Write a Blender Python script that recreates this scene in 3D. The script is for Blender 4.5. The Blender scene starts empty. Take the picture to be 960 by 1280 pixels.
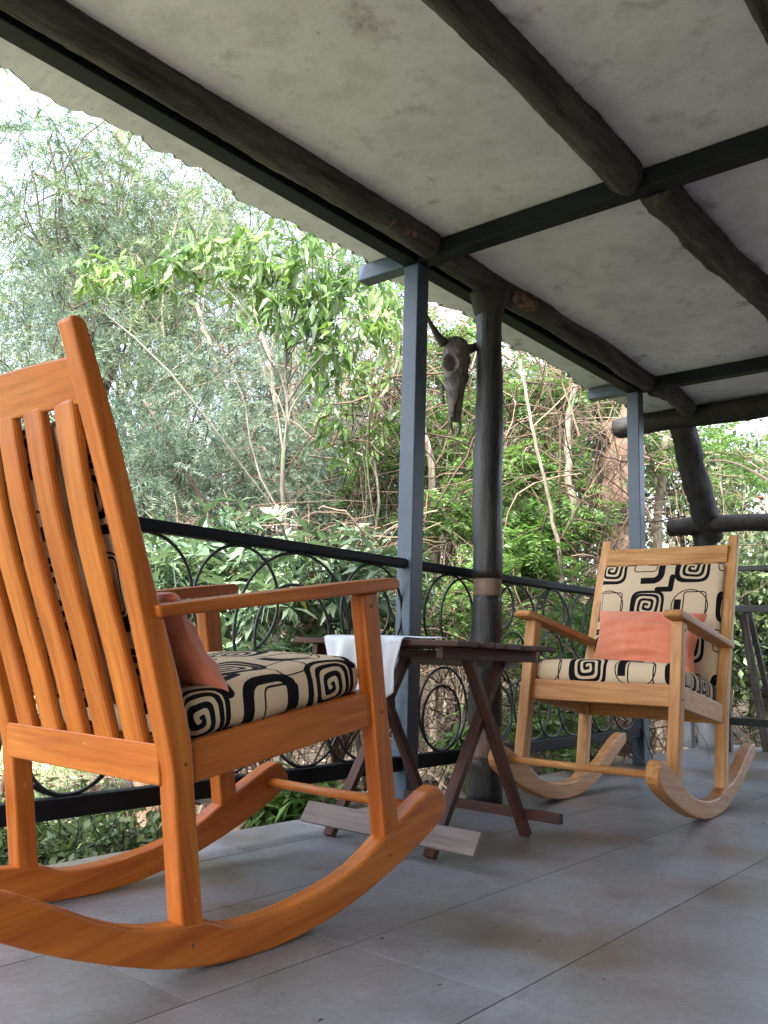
import bpy, math, random
import numpy as np
from mathutils import Matrix, Vector

R_ = math.radians
rng = np.random.default_rng(7)
random.seed(7)
S = bpy.context.scene
COL = S.collection

# ------------------------------------------------------------------ camera
# world: X runs along the railing, Y towards the garden, Z up, floor at z = 0
CAM_R = ((0.63909, -0.13845, -0.75656), (-0.7686, -0.07834, -0.63492), (0.02863, 0.98727, -0.15648))
CAM_O = np.array([0.0, 0.0, 0.57])
FPX = 1082.0                                    # focal length in pixels of a 960 x 1280 frame
cam_d = bpy.data.cameras.new('camera')
cam = bpy.data.objects.new('camera', cam_d)
COL.objects.link(cam)
m4 = Matrix(CAM_R).to_4x4()
m4.translation = Vector(CAM_O)
cam.matrix_world = m4
cam_d.sensor_fit = 'VERTICAL'
cam_d.sensor_height = 32.0
cam_d.lens = 32.0 * FPX / 1280.0
cam_d.clip_start = 0.05
cam_d.clip_end = 500
S.camera = cam

# ------------------------------------------------------------------ sky, sun, exposure
SUN_EL, SUN_AZ = 54.0, 196.0                    # direction the sun stands in, azimuth from +X towards +Y
W = bpy.data.worlds.new('World')
S.world = W
W.use_nodes = True
wn = W.node_tree
for n in list(wn.nodes):
    wn.nodes.remove(n)
wo = wn.nodes.new('ShaderNodeOutputWorld')
bg = wn.nodes.new('ShaderNodeBackground')
sk = wn.nodes.new('ShaderNodeTexSky')
hs = wn.nodes.new('ShaderNodeHueSaturation')
sk.sky_type = 'NISHITA'
sk.sun_disc = False
sk.sun_elevation = R_(SUN_EL)
sk.sun_rotation = R_(90.0 - SUN_AZ)
sk.dust_density = 4.0
sk.air_density = 1.0
hs.inputs['Saturation'].default_value = 0.60
bg.inputs['Strength'].default_value = 0.15
wn.links.new(sk.outputs[0], hs.inputs['Color'])
wn.links.new(hs.outputs[0], bg.inputs['Color'])
wn.links.new(bg.outputs[0], wo.inputs['Surface'])
sl = bpy.data.lights.new('sun', 'SUN')
sl.energy = 2.4
sl.angle = R_(5)
sl.color = (1.0, 0.96, 0.9)
sun = bpy.data.objects.new('sun', sl)
COL.objects.link(sun)
sd = Vector((math.cos(R_(SUN_EL)) * math.cos(R_(SUN_AZ)), math.cos(R_(SUN_EL)) * math.sin(R_(SUN_AZ)), math.sin(R_(SUN_EL))))
sun.rotation_euler = sd.to_track_quat('Z', 'Y').to_euler()
sun.location = (0, 0, 20)
S.view_settings.view_transform = 'Standard'
S.view_settings.look = 'None'
S.view_settings.gamma = 1.0
S.view_settings.use_curve_mapping = False
S.view_settings.exposure = 2.95
S.render.engine = 'CYCLES'
S.cycles.use_denoising = True
S.cycles.max_bounces = 8
S.cycles.diffuse_bounces = 5
S.cycles.transmission_bounces = 4
S.cycles.sample_clamp_indirect = 8.0

# ------------------------------------------------------------------ helpers
def at(px, py, d):
    """point of the place that lies d metres in front of the camera, seen at that spot of the photograph"""
    pc = np.array([(px - 480.0) / FPX * d, -(py - 640.0) / FPX * d, -d])
    return CAM_O + np.array(CAM_R) @ pc

def unit(v):
    v = np.asarray(v, float)
    return v / (np.linalg.norm(v, axis=-1, keepdims=True) + 1e-12)

class MB:
    """collects vertices and faces of one mesh"""
    def __init__(self):
        self.v, self.f, self.n = [], [], 0
    def add(self, verts, faces):
        verts = np.asarray(verts, float)
        self.v.append(verts)
        for f in faces:
            self.f.append(tuple(i + self.n for i in f))
        self.n += len(verts)
        return self
    def box(self, c, h, R=None):
        c = np.asarray(c, float)
        s = np.array([(x, y, z) for x in (-1, 1) for y in (-1, 1) for z in (-1, 1)], float) * np.asarray(h, float)
        if R is not None:
            s = s @ np.asarray(R, float)          # rows of R are the box axes
        return self.add(s + c, [(0, 1, 3, 2), (4, 6, 7, 5), (0, 4, 5, 1), (2, 3, 7, 6), (0, 2, 6, 4), (1, 5, 7, 3)])
    def bar(self, a, b, wid, thk, up=(0, 0, 1)):
        a, b = np.asarray(a, float), np.asarray(b, float)
        d = unit(b - a)
        s = unit(np.cross(d, up))
        u = np.cross(s, d)
        return self.box((a + b) / 2, (np.linalg.norm(b - a) / 2, wid / 2, thk / 2), np.array([d, s, u]))
    def prism(self, prof, y0, y1):
        """x-z outline pulled from y0 to y1"""
        n = len(prof)
        v = [(x, y0, z) for x, z in prof] + [(x, y1, z) for x, z in prof]
        f = [tuple(range(n)), tuple(range(2 * n - 1, n - 1, -1))]
        f += [(i, i + n, (i + 1) % n + n, (i + 1) % n) for i in range(n)]
        return self.add(v, f)
    def tube(self, path, rad, k=8, caps=True, jit=0.0):
        path = np.asarray(path, float)
        n = len(path)
        rad = np.broadcast_to(np.asarray(rad, float), (n,))
        tg = np.gradient(path, axis=0)
        tg = unit(tg)
        ref = np.array([0, 0, 1.0]) if abs(tg[0][2]) < 0.9 else np.array([1.0, 0, 0])
        s = unit(np.cross(tg[0], ref))
        V = []
        for i in range(n):
            s = unit(s - tg[i] * np.dot(s, tg[i]))
            u = np.cross(tg[i], s)
            a = np.arange(k) / k * 2 * math.pi
            r = rad[i] * (1 + jit * rng.normal(size=k)) if jit else rad[i]
            V.append(path[i] + (np.cos(a) * r)[:, None] * s + (np.sin(a) * r)[:, None] * u)
        f = []
        for i in range(n - 1):
            for j in range(k):
                j2 = (j + 1) % k
                f.append((i * k + j, i * k + j2, (i + 1) * k + j2, (i + 1) * k + j))
        if caps:
            f.append(tuple(range(k - 1, -1, -1)))
            f.append(tuple((n - 1) * k + j for j in range(k)))
        return self.add(np.concatenate(V), f)
    def ring(self, c, ax1, ax2, r, rt, n=48, k=6):
        a = np.arange(n) / n * 2 * math.pi
        ax1, ax2 = np.asarray(ax1, float), np.asarray(ax2, float)
        ax3 = np.cross(ax1, ax2)
        V = []
        for t in a:
            d = ax1 * math.cos(t) + ax2 * math.sin(t)
            for j in range(k):
                b = j / k * 2 * math.pi
                V.append(np.asarray(c) + d * (r + rt * math.cos(b)) + ax3 * rt * math.sin(b))
        f = [(i * k + j, i * k + (j + 1) % k, ((i + 1) % n) * k + (j + 1) % k, ((i + 1) % n) * k + j) for i in range(n) for j in range(k)]
        return self.add(V, f)
    def build(self, name, mat, parent=None, smooth=False, bevel=0.0, grain=None, loc=None, rot=None, solid=0.0):
        me = bpy.data.meshes.new(name)
        v = np.concatenate(self.v)
        me.from_pydata(v.tolist(), [], self.f)
        me.validate()
        if grain is not None:
            d = unit(np.asarray(grain, float))
            e1 = unit(np.cross(d, (0.31, 0.77, 0.56)))
            e2 = np.cross(d, e1)
            o = rng.uniform(-5, 5, 3)
            g = np.stack([v @ d, v @ e1, v @ e2], 1) + o
            at_ = me.attributes.new('grain', 'FLOAT_VECTOR', 'POINT')
            at_.data.foreach_set('vector', g.astype(np.float32).ravel())
        me.materials.append(mat)
        return link(name, me, parent, smooth, bevel, loc, rot, solid)

def link(name, me, parent=None, smooth=False, bevel=0.0, loc=None, rot=None, solid=0.0):
    o = bpy.data.objects.new(name, me)
    COL.objects.link(o)
    if parent is not None:
        o.parent = parent
    if loc is not None:
        o.location = loc
    if rot is not None:
        o.rotation_euler = (0, 0, rot)
    if smooth:
        me.polygons.foreach_set('use_smooth', [True] * len(me.polygons))
    if solid:
        md = o.modifiers.new('thickness', 'SOLIDIFY')
        md.thickness = solid
        md.offset = 0
    if bevel:
        md = o.modifiers.new('bevel', 'BEVEL')
        md.width = bevel
        md.segments = 2
        md.limit_method = 'ANGLE'
        md.angle_limit = R_(35)
    return o

def tag(o, label, cat, group=None):
    o['label'] = label
    o['category'] = cat
    if group:
        o['group'] = group
    return o

def kind(o, k):
    o['kind'] = k
    return o

def empty(name, loc=(0, 0, 0), rz=0.0):
    o = bpy.data.objects.new(name, None)
    o.empty_display_size = 0.1
    COL.objects.link(o)
    o.location = loc
    o.rotation_euler = (0, 0, rz)
    return o

# ------------------------------------------------------------------ node helpers
class X:
    """small arithmetic over shader sockets"""
    nt = None
    def __init__(self, s):
        self.s = s
    @staticmethod
    def op(o, *a, clamp=False):
        n = X.nt.nodes.new('ShaderNodeMath')
        n.operation = o
        n.use_clamp = clamp
        for i, q in enumerate(a):
            if isinstance(q, X):
                X.nt.links.new(q.s, n.inputs[i])
            else:
                n.inputs[i].default_value = float(q)
        return X(n.outputs[0])
    def __add__(s, o): return X.op('ADD', s, o)
    __radd__ = __add__
    def __sub__(s, o): return X.op('SUBTRACT', s, o)
    def __rsub__(s, o): return X.op('SUBTRACT', o, s)
    def __mul__(s, o): return X.op('MULTIPLY', s, o)
    __rmul__ = __mul__
    def __truediv__(s, o): return X.op('DIVIDE', s, o)
    def __lt__(s, o): return X.op('LESS_THAN', s, o)
    def __gt__(s, o): return X.op('GREATER_THAN', s, o)
def xabs(a): return X.op('ABSOLUTE', a)
def xmax(a, b): return X.op('MAXIMUM', a, b)
def xmin(a, b): return X.op('MINIMUM', a, b)
def xsqrt(a): return X.op('SQRT', a)
def xmod(a, m): return X.op('FLOORED_MODULO', a, m)
def xatan2(a, b): return X.op('ARCTAN2', a, b)

def new_mat(name):
    m = bpy.data.materials.new(name)
    m.use_nodes = True
    nt = m.node_tree
    b = nt.nodes['Principled BSDF']
    return m, nt, b

def node(nt, t, **kw):
    n = nt.nodes.new(t)
    for k, v in kw.items():
        if k.startswith('i_'):
            n.inputs[k[2:].replace('_', ' ')].default_value = v
        else:
            setattr(n, k, v)
    return n

def ramp(nt, fac, stops):
    r = nt.nodes.new('ShaderNodeValToRGB')
    el = r.color_ramp.elements
    while len(el) < len(stops):
        el.new(0.5)
    for e, (p, c) in zip(el, stops):
        e.position = p
        e.color = (*c, 1) if len(c) == 3 else c
    nt.links.new(fac, r.inputs[0])
    return r.outputs[0]

def noise(nt, vec, scale, detail=4.0, rough=0.55, dist=0.0):
    n = nt.nodes.new('ShaderNodeTexNoise')
    n.inputs['Scale'].default_value = scale
    n.inputs['Detail'].default_value = detail
    n.inputs['Roughness'].default_value = rough
    n.inputs['Distortion'].default_value = dist
    if vec is not None:
        nt.links.new(vec, n.inputs['Vector'])
    return n.outputs[0]

def bump(nt, b, h, strength, dist=0.01):
    n = nt.nodes.new('ShaderNodeBump')
    n.inputs['Strength'].default_value = strength
    n.inputs['Distance'].default_value = dist
    nt.links.new(h, n.inputs['Height'])
    nt.links.new(n.outputs[0], b.inputs['Normal'])

def mapping(nt, src, scale):
    n = nt.nodes.new('ShaderNodeMapping')
    n.inputs['Scale'].default_value = scale
    nt.links.new(src, n.inputs['Vector'])
    return n.outputs[0]

def mixc(nt, fac, a, b, mode='MIX'):
    n = nt.nodes.new('ShaderNodeMix')
    n.data_type = 'RGBA'
    n.blend_type = mode
    for key, val in ((0, fac), (6, a), (7, b)):
        if hasattr(val, 'default_value') or hasattr(val, 'is_linked'):
            nt.links.new(val, n.inputs[key])
        elif isinstance(val, (int, float)):
            n.inputs[key].default_value = val
        else:
            n.inputs[key].default_value = (*val, 1)
    return n.outputs[2]

def objc(nt):
    return nt.nodes.new('ShaderNodeTexCoord').outputs['Object']

def wood_mat(name, dark, mid, light, rough=0.34, coat=0.25, scale=1.0, wear=None):
    m, nt, b = new_mat(name)
    a = nt.nodes.new('ShaderNodeAttribute')
    a.attribute_name = 'grain'
    g = a.outputs['Vector']
    v1 = mapping(nt, g, (1.3 * scale, 22 * scale, 22 * scale))
    n1 = noise(nt, v1, 1.6, 5, 0.6, 0.6)
    v2 = mapping(nt, g, (6 * scale, 160 * scale, 160 * scale))
    n2 = noise(nt, v2, 1.0, 3, 0.6)
    n3 = noise(nt, g, 5.0, 3, 0.5)
    c1 = ramp(nt, n1, [(0.30, dark), (0.5, mid), (0.72, light)])
    c2 = ramp(nt, n2, [(0.32, (0.88, 0.86, 0.83)), (0.6, (1, 1, 1))])
    c = mixc(nt, 1.0, c1, c2, 'MULTIPLY')
    X.nt = nt
    v4 = mapping(nt, g, (0.9 * scale, 9 * scale, 9 * scale))
    rg = X.op('SINE', X(noise(nt, v4, 1.1, 2, 0.45, 0.3)) * 70.0)
    c = mixc(nt, 1.0, c, ramp(nt, (rg * 0.5 + 0.5).s, [(0.0, (0.91, 0.88, 0.84)), (0.35, (0.98, 0.97, 0.96)), (1.0, (1.04, 1.04, 1.04))]), 'MULTIPLY')
    oi = nt.nodes.new('ShaderNodeObjectInfo')
    c = mixc(nt, 1.0, c, ramp(nt, oi.outputs['Random'], [(0.0, (0.86, 0.80, 0.74)), (0.5, (1.0, 1.0, 1.0)), (1.0, (1.08, 1.18, 1.30))]), 'MULTIPLY')
    c3 = ramp(nt, n3, [(0.3, (0.86, 0.84, 0.82)), (0.7, (1.06, 1.04, 1.02))])
    c = mixc(nt, 1.0, c, c3, 'MULTIPLY')
    if wear is not None:
        wv = noise(nt, mapping(nt, g, (9, 22, 22)), 3.0, 5, 0.62)
        wf = ramp(nt, wv, [(0.70, (0, 0, 0)), (0.75, (0.6, 0.6, 0.6))])
        c = mixc(nt, wf, c, wear)
    nt.links.new(c, b.inputs['Base Color'])
    rr = ramp(nt, n3, [(0.2, (rough - 0.06,) * 3), (0.8, (rough + 0.12,) * 3)])
    nt.links.new(rr, b.inputs['Roughness'])
    b.inputs['Coat Weight'].default_value = coat
    b.inputs['Coat Roughness'].default_value = 0.22
    b.inputs['Specular IOR Level'].default_value = 0.32
    bump(nt, b, n2, 0.12, 0.004)
    return m

def plain_mat(name, col, rough=0.5, var=0.15, scale=8.0, metal=0.0, bmp=0.0, bscale=60.0, spec=0.5):
    m, nt, b = new_mat(name)
    oc = objc(nt)
    n = noise(nt, oc, scale, 5, 0.6)
    lo = tuple(c * (1 - var) for c in col)
    hi = tuple(min(1.0, c * (1 + var)) for c in col)
    nt.links.new(ramp(nt, n, [(0.3, lo), (0.7, hi)]), b.inputs['Base Color'])
    b.inputs['Roughness'].default_value = rough
    b.inputs['Metallic'].default_value = metal
    b.inputs['Specular IOR Level'].default_value = spec
    if bmp:
        bump(nt, b, noise(nt, oc, bscale, 4, 0.6), bmp, 0.01)
    return m

def leaf_mat(name, stops, trans=0.35, rough=0.45, tcol=1.25, spec=0.4):
    m, nt, b = new_mat(name)
    a = nt.nodes.new('ShaderNodeAttribute')
    a.attribute_name = 'tint'
    c = ramp(nt, a.outputs['Fac'], stops)
    nt.links.new(c, b.inputs['Base Color'])
    b.inputs['Roughness'].default_value = rough
    b.inputs['Specular IOR Level'].default_value = spec
    tr = nt.nodes.new('ShaderNodeBsdfTranslucent')
    tc = mixc(nt, 1.0, c, (tcol * 1.0, tcol * 1.05, tcol * 0.72), 'MULTIPLY')
    nt.links.new(tc, tr.inputs['Color'])
    mx = nt.nodes.new('ShaderNodeMixShader')
    mx.inputs[0].default_value = trans
    nt.links.new(b.outputs[0], mx.inputs[1])
    nt.links.new(tr.outputs[0], mx.inputs[2])
    nt.links.new(mx.outputs[0], nt.nodes['Material Output'].inputs['Surface'])
    return m

def bark_mat(name, dark, light, rough=0.85, sx=4.0, stretch=(1, 1, 0.16), bmp=0.5, moss=None):
    m, nt, b = new_mat(name)
    oc = objc(nt)
    v = mapping(nt, oc, stretch)
    n1 = noise(nt, v, sx * 9, 6, 0.65, 0.4)
    n2 = noise(nt, oc, sx, 4, 0.55)
    c = ramp(nt, n1, [(0.32, dark), (0.68, light)])
    c2 = ramp(nt, n2, [(0.3, (0.65, 0.65, 0.65)), (0.7, (1.2, 1.2, 1.2))])
    c = mixc(nt, 1.0, c, c2, 'MULTIPLY')
    if moss is not None:
        f = ramp(nt, noise(nt, oc, 6.0, 4, 0.6), [(0.56, (0, 0, 0)), (0.64, (1, 1, 1))])
        c = mixc(nt, f, c, moss)
    nt.links.new(c, b.inputs['Base Color'])
    b.inputs['Roughness'].default_value = rough
    bump(nt, b, n1, bmp, 0.02)
    return m

M = {}
M['chair_orange'] = wood_mat('chair_orange', (0.33, 0.078, 0.010), (0.44, 0.125, 0.016), (0.51, 0.175, 0.028), rough=0.42, coat=0.06, wear=(0.66, 0.42, 0.20))
M['chair_tan'] = wood_mat('chair_tan', (0.42, 0.185, 0.055), (0.55, 0.27, 0.095), (0.64, 0.36, 0.15), rough=0.45, coat=0.06)
M['table_wood'] = wood_mat('table_wood', (0.030, 0.011, 0.007), (0.066, 0.025, 0.017), (0.115, 0.048, 0.033), rough=0.55, coat=0.0)
M['lit_wood'] = wood_mat('lit_wood', (0.11, 0.095, 0.10), (0.18, 0.16, 0.165), (0.26, 0.24, 0.25), rough=0.55, coat=0.0)  # paler copy of the table wood, reflected light put into its colour
M['steel'] = plain_mat('steel', (0.008, 0.010, 0.013), 0.55, 0.3, 5, 0.0, 0.08, 70, 0.14)
M['steel_lit'] = plain_mat('steel_lit', (0.040, 0.064, 0.096), 0.42, 0.25, 4, 0.0, 0.08, 70, 0.45)  # same paint as the beams; garden light on posts and stubs is painted in
M['iron'] = plain_mat('iron', (0.012, 0.014, 0.015), 0.4, 0.2, 20)
M['log_dark'] = bark_mat('log_dark', (0.003, 0.0025, 0.0025), (0.028, 0.024, 0.022), 0.75, 3.0, (1, 0.5, 0.3), 0.8)
M['log_brown'] = bark_mat('log_brown', (0.003, 0.0027, 0.0025), (0.085, 0.076, 0.068), 0.85, 3.4, (0.13, 1, 1), 1.0)
M['log_column'] = bark_mat('log_column', (0.006, 0.006, 0.007), (0.034, 0.032, 0.034), 0.42, 3.0, (1, 1, 0.10), 0.45)
M['bare_wood'] = bark_mat('bare_wood', (0.12, 0.075, 0.05), (0.27, 0.19, 0.14), 0.7, 4.0, (1, 1, 0.08), 0.4)
M['red_clay'] = plain_mat('red_clay', (0.15, 0.085, 0.058), 0.9, 0.8, 26, 0, 0.8, 50)
M['bone'] = plain_mat('bone', (0.125, 0.108, 0.10), 0.8, 0.75, 16, 0, 0.7, 60)
M['horn'] = plain_mat('horn', (0.045, 0.038, 0.034), 0.55, 0.4, 25, 0, 0.5, 80)
M['dark_hole'] = plain_mat('dark_hole', (0.012, 0.010, 0.009), 0.95, 0.2)
M['wire'] = plain_mat('wire', (0.10, 0.10, 0.10), 0.5, 0.2, 20, 0.6)
M['peg'] = plain_mat('peg', (0.10, 0.045, 0.015), 0.6, 0.3)
M['pale_lit'] = plain_mat('pale_lit', (0.42, 0.46, 0.50), 0.6, 0.15, 8, 0, 0.2, 40)  # light reflected by the far post bases, put into a pale blue colour
M['plank_grey'] = wood_mat('plank_grey', (0.06, 0.05, 0.045), (0.12, 0.10, 0.09), (0.22, 0.19, 0.17), rough=0.8, coat=0.0)

def plaster():
    m, nt, b = new_mat('plaster')
    oc = objc(nt)
    n1 = noise(nt, oc, 1.3, 5, 0.6)
    n2 = noise(nt, oc, 6.5, 6, 0.65)
    n3 = noise(nt, oc, 28, 4, 0.6)
    c = ramp(nt, n1, [(0.28, (0.45, 0.445, 0.50)), (0.48, (0.60, 0.59, 0.65)), (0.72, (0.69, 0.68, 0.745))])
    st = ramp(nt, n2, [(0.34, (0.84, 0.84, 0.84)), (0.5, (1, 1, 1)), (0.57, (1, 1, 1)), (0.66, (0.74, 0.73, 0.72)), (0.74, (0.40, 0.39, 0.38))])
    c = mixc(nt, 1.0, c, st, 'MULTIPLY')
    sp = ramp(nt, n3, [(0.70, (1, 1, 1)), (0.78, (0.55, 0.54, 0.53))])
    c = mixc(nt, 1.0, c, sp, 'MULTIPLY')
    nt.links.new(c, b.inputs['Base Color'])
    b.inputs['Roughness'].default_value = 0.9
    bump(nt, b, n2, 0.25, 0.02)
    return m
M['plaster'] = plaster()
M['eave_moss'] = plain_mat('eave_moss', (0.10, 0.10, 0.075), 0.95, 0.6, 30, 0, 0.8, 60)
M['wall_brown'] = plain_mat('wall_brown', (0.085, 0.055, 0.04), 0.8, 0.3, 3, 0, 0.4, 30)

def tile_mat():
    m, nt, b = new_mat('floor_tile')
    geo = nt.nodes.new('ShaderNodeNewGeometry')
    p = geo.outputs['Position']
    oi = nt.nodes.new('ShaderNodeObjectInfo')
    n1 = noise(nt, p, 1.7, 3, 0.5, 0.0)
    n2 = noise(nt, p, 6.0, 5, 0.62, 0.0)
    n3 = noise(nt, p, 60, 4, 0.6)
    c = ramp(nt, n1, [(0.38, (0.165, 0.140, 0.124)), (0.47, (0.215, 0.215, 0.228)), (0.70, (0.265, 0.282, 0.322))])
    c = mixc(nt, 1.0, c, ramp(nt, n2, [(0.30, (0.78, 0.765, 0.75)), (0.5, (0.97, 0.97, 0.97)), (0.7, (1.10, 1.10, 1.11))]), 'MULTIPLY')
    c = mixc(nt, 1.0, c, ramp(nt, n3, [(0.3, (0.84, 0.83, 0.82)), (0.5, (1, 1, 1)), (0.7, (1.08, 1.08, 1.08))]), 'MULTIPLY')
    n5 = noise(nt, mapping(nt, p, (1, 1.6, 1)), 16, 6, 0.7, 0.8)
    c = mixc(nt, 1.0, c, ramp(nt, n5, [(0.30, (0.74, 0.72, 0.70)), (0.44, (0.97, 0.97, 0.97)), (0.60, (1.0, 1.0, 1.0)), (0.72, (1.16, 1.16, 1.17))]), 'MULTIPLY')
    c = mixc(nt, 1.0, c, ramp(nt, oi.outputs['Random'], [(0, (0.86, 0.84, 0.82)), (0.5, (0.98, 0.98, 0.98)), (1, (1.10, 1.10, 1.12))]), 'MULTIPLY')
    nt.links.new(c, b.inputs['Base Color'])
    rr = ramp(nt, n1, [(0.25, (0.30,) * 3), (0.75, (0.40,) * 3)])
    nt.links.new(rr, b.inputs['Roughness'])
    b.inputs['Specular IOR Level'].default_value = 0.5
    bump(nt, b, n3, 0.04, 0.003)
    return m
M['tile'] = tile_mat()
M['grout'] = plain_mat('grout', (0.07, 0.062, 0.055), 0.9, 0.3, 20)

def fabric_mat():
    """cream cloth printed with black square spirals, arches and thin outlines"""
    m, nt, b = new_mat('printed_fabric')
    X.nt = nt
    a = nt.nodes.new('ShaderNodeAttribute')
    a.attribute_name = 'print'
    sx = nt.nodes.new('ShaderNodeSeparateXYZ')
    nt.links.new(a.outputs['Vector'], sx.inputs[0])
    u, v = X(sx.outputs[0]), X(sx.outputs[1])
    P = 0.36
    def cell(cx, cy):
        return xmod(u - cx + P / 2, P) - P / 2, xmod(v - cy + P / 2, P) - P / 2
    def sdbox(x, y, hx, hy, r):
        qx, qy = xabs(x) - (hx - r), xabs(y) - (hy - r)
        ox, oy = xmax(qx, 0.0), xmax(qy, 0.0)
        return xsqrt(ox * ox + oy * oy) + xmin(xmax(qx, qy), 0.0) - r
    def line(d, t):
        return xabs(d) < t / 2
    ink = None
    def put(k):
        nonlocal ink
        ink = k if ink is None else xmax(ink, k)
    clear = None
    for cx, cy in ((0, 0), (0.18, 0.18)):            # square spirals
        x, y = cell(cx, cy)
        x2, y2 = x * x, y * y
        r = xsqrt(xsqrt(x2 * x2 + y2 * y2))
        th = xatan2(y, x) * (1 / (2 * math.pi))
        w = 0.0225
        s = xmod(r + th * w, w)
        inside = r < 0.066
        put((s < w * 0.54) * inside)
        put((r > 0.0605) * (r < 0.073))
        z = (r < 0.073)
        clear = z if clear is None else xmax(clear, z)
    sp = ink
    ink = None
    def seg(x, y, ax, ay, bx, by, t):
        lx, ly = bx - ax, by - ay
        h = X.op('MULTIPLY', (x - ax) * lx + (y - ay) * ly, 1.0 / (lx * lx + ly * ly), clamp=True)
        dx, dy = x - ax - h * lx, y - ay - h * ly
        return xsqrt(dx * dx + dy * dy) < t / 2
    x, y = cell(0.18, 0.0)                            # thick arch over a thin square
    put(line(sdbox(x, y + 0.035, 0.060, 0.085, 0.036), 0.029) * (y > -0.040))
    put(line(sdbox(x - 0.030, y + 0.022, 0.046, 0.050, 0.014), 0.0048))
    x, y = cell(0.0, 0.18)                            # thick hook lying on its side, thin ring and square
    put(line(sdbox(x - 0.020, y, 0.080, 0.050, 0.036), 0.029) * (x < 0.030) * (y < 0.022))
    put(line(xsqrt(x * x + y * y) - 0.074, 0.0045) * (x > -0.050))
    put(line(sdbox(x - 0.012, y - 0.020, 0.052, 0.046, 0.014), 0.0048))
    x, y = cell(0.09, 0.09)                           # thick links between the spirals
    put(seg(x, y, -0.012, -0.052, -0.012, 0.004, 0.024))
    put(seg(x, y, -0.012, 0.004, 0.045, 0.010, 0.024))
    x, y = cell(0.27, 0.09)
    put(line(sdbox(x, y, 0.040, 0.040, 0.016), 0.0048))
    full = xmax(sp, ink * (1.0 - clear))
    nz = noise(nt, a.outputs['Vector'], 420, 2, 0.6)
    cream = ramp(nt, nz, [(0.3, (0.52, 0.40, 0.26)), (0.7, (0.66, 0.53, 0.37))])
    black = ramp(nt, nz, [(0.3, (0.003, 0.003, 0.004)), (0.7, (0.008, 0.008, 0.009))])
    c = mixc(nt, full.s, cream, black)
    nt.links.new(c, b.inputs['Base Color'])
    b.inputs['Roughness'].default_value = 0.9
    b.inputs['Specular IOR Level'].default_value = 0.15
    bump(nt, b, nz, 0.15, 0.002)
    return m
M['fabric'] = fabric_mat()

def coral_mat():
    m, nt, b = new_mat('coral_cloth')
    oc = objc(nt)
    n1 = noise(nt, oc, 9, 4, 0.6)
    n2 = noise(nt, oc, 600, 2, 0.6)
    nt.links.new(ramp(nt, n1, [(0.3, (0.68, 0.185, 0.09)), (0.7, (0.80, 0.27, 0.145))]), b.inputs['Base Color'])
    b.inputs['Roughness'].default_value = 0.75
    b.inputs['Sheen Weight'].default_value = 0.3
    bump(nt, b, n2, 0.15, 0.002)
    return m
M['coral'] = coral_mat()

def towel_mat():
    m, nt, b = new_mat('white_cloth')
    oc = objc(nt)
    f = ramp(nt, noise(nt, oc, 16, 3, 0.5), [(0.69, (0, 0, 0)), (0.73, (1, 1, 1))])
    f2 = ramp(nt, noise(nt, mapping(nt, oc, (1, 1.7, 1.3)), 11, 2, 0.5), [(0.73, (0, 0, 0)), (0.76, (1, 1, 1))])
    c = mixc(nt, f, (0.62, 0.655, 0.71), (0.30, 0.52, 0.55))
    c = mixc(nt, f2, c, (0.10, 0.14, 0.24))
    nt.links.new(c, b.inputs['Base Color'])
    b.inputs['Roughness'].default_value = 0.9
    bump(nt, b, noise(nt, oc, 300, 2, 0.6), 0.2, 0.003)
    return m
M['towel'] = towel_mat()

def ground_mat():
    m, nt, b = new_mat('ground')
    geo = nt.nodes.new('ShaderNodeNewGeometry')
    p = geo.outputs['Position']
    n1 = noise(nt, p, 0.8, 4, 0.6)
    n2 = noise(nt, p, 14, 6, 0.7)
    soil = ramp(nt, n2, [(0.3, (0.022, 0.015, 0.010)), (0.6, (0.07, 0.05, 0.033)), (0.8, (0.15, 0.115, 0.075))])
    lawn = ramp(nt, n2, [(0.3, (0.09, 0.10, 0.045)), (0.7, (0.22, 0.22, 0.12))])
    X.nt = nt
    s = nt.nodes.new('ShaderNodeSeparateXYZ')
    nt.links.new(p, s.inputs[0])
    side = (X(s.outputs[1]) - X(s.outputs[0]) * 1.25 - 0.55) * 1.3      # the open lawn lies left of this line
    wob = X(n1) * 1.2 - 0.6
    f = X.op('ADD', side, wob, clamp=True)
    nt.links.new(mixc(nt, f.s, soil, lawn), b.inputs['Base Color'])
    b.inputs['Roughness'].default_value = 0.95
    bump(nt, b, n2, 0.8, 0.05)
    return m
M['ground'] = ground_mat()

M['leaf_feather'] = leaf_mat('leaf_feather', [(0.0, (0.045, 0.082, 0.048)), (0.45, (0.10, 0.15, 0.085)), (0.8, (0.18, 0.235, 0.13)), (1.0, (0.28, 0.31, 0.18))], 0.36, 0.6)
M['leaf_feather_b'] = leaf_mat('leaf_feather_b', [(0.0, (0.048, 0.085, 0.066)), (0.5, (0.11, 0.16, 0.122)), (1.0, (0.23, 0.285, 0.205))], 0.34, 0.6)
M['leaf_bright'] = leaf_mat('leaf_bright', [(0.0, (0.045, 0.095, 0.022)), (0.5, (0.10, 0.18, 0.045)), (0.85, (0.17, 0.26, 0.075)), (1.0, (0.30, 0.36, 0.18))], 0.36, 0.30, 1.2, 0.7)
M['leaf_gloss'] = leaf_mat('leaf_gloss', [(0.0, (0.055, 0.10, 0.055)), (0.5, (0.115, 0.185, 0.105)), (0.9, (0.20, 0.275, 0.165)), (1.0, (0.42, 0.30, 0.06))], 0.22, 0.28, 1.2, 0.6)
M['leaf_fern'] = leaf_mat('leaf_fern', [(0.0, (0.045, 0.095, 0.025)), (0.5, (0.09, 0.17, 0.045)), (1.0, (0.17, 0.27, 0.09))], 0.36, 0.4)
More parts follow.
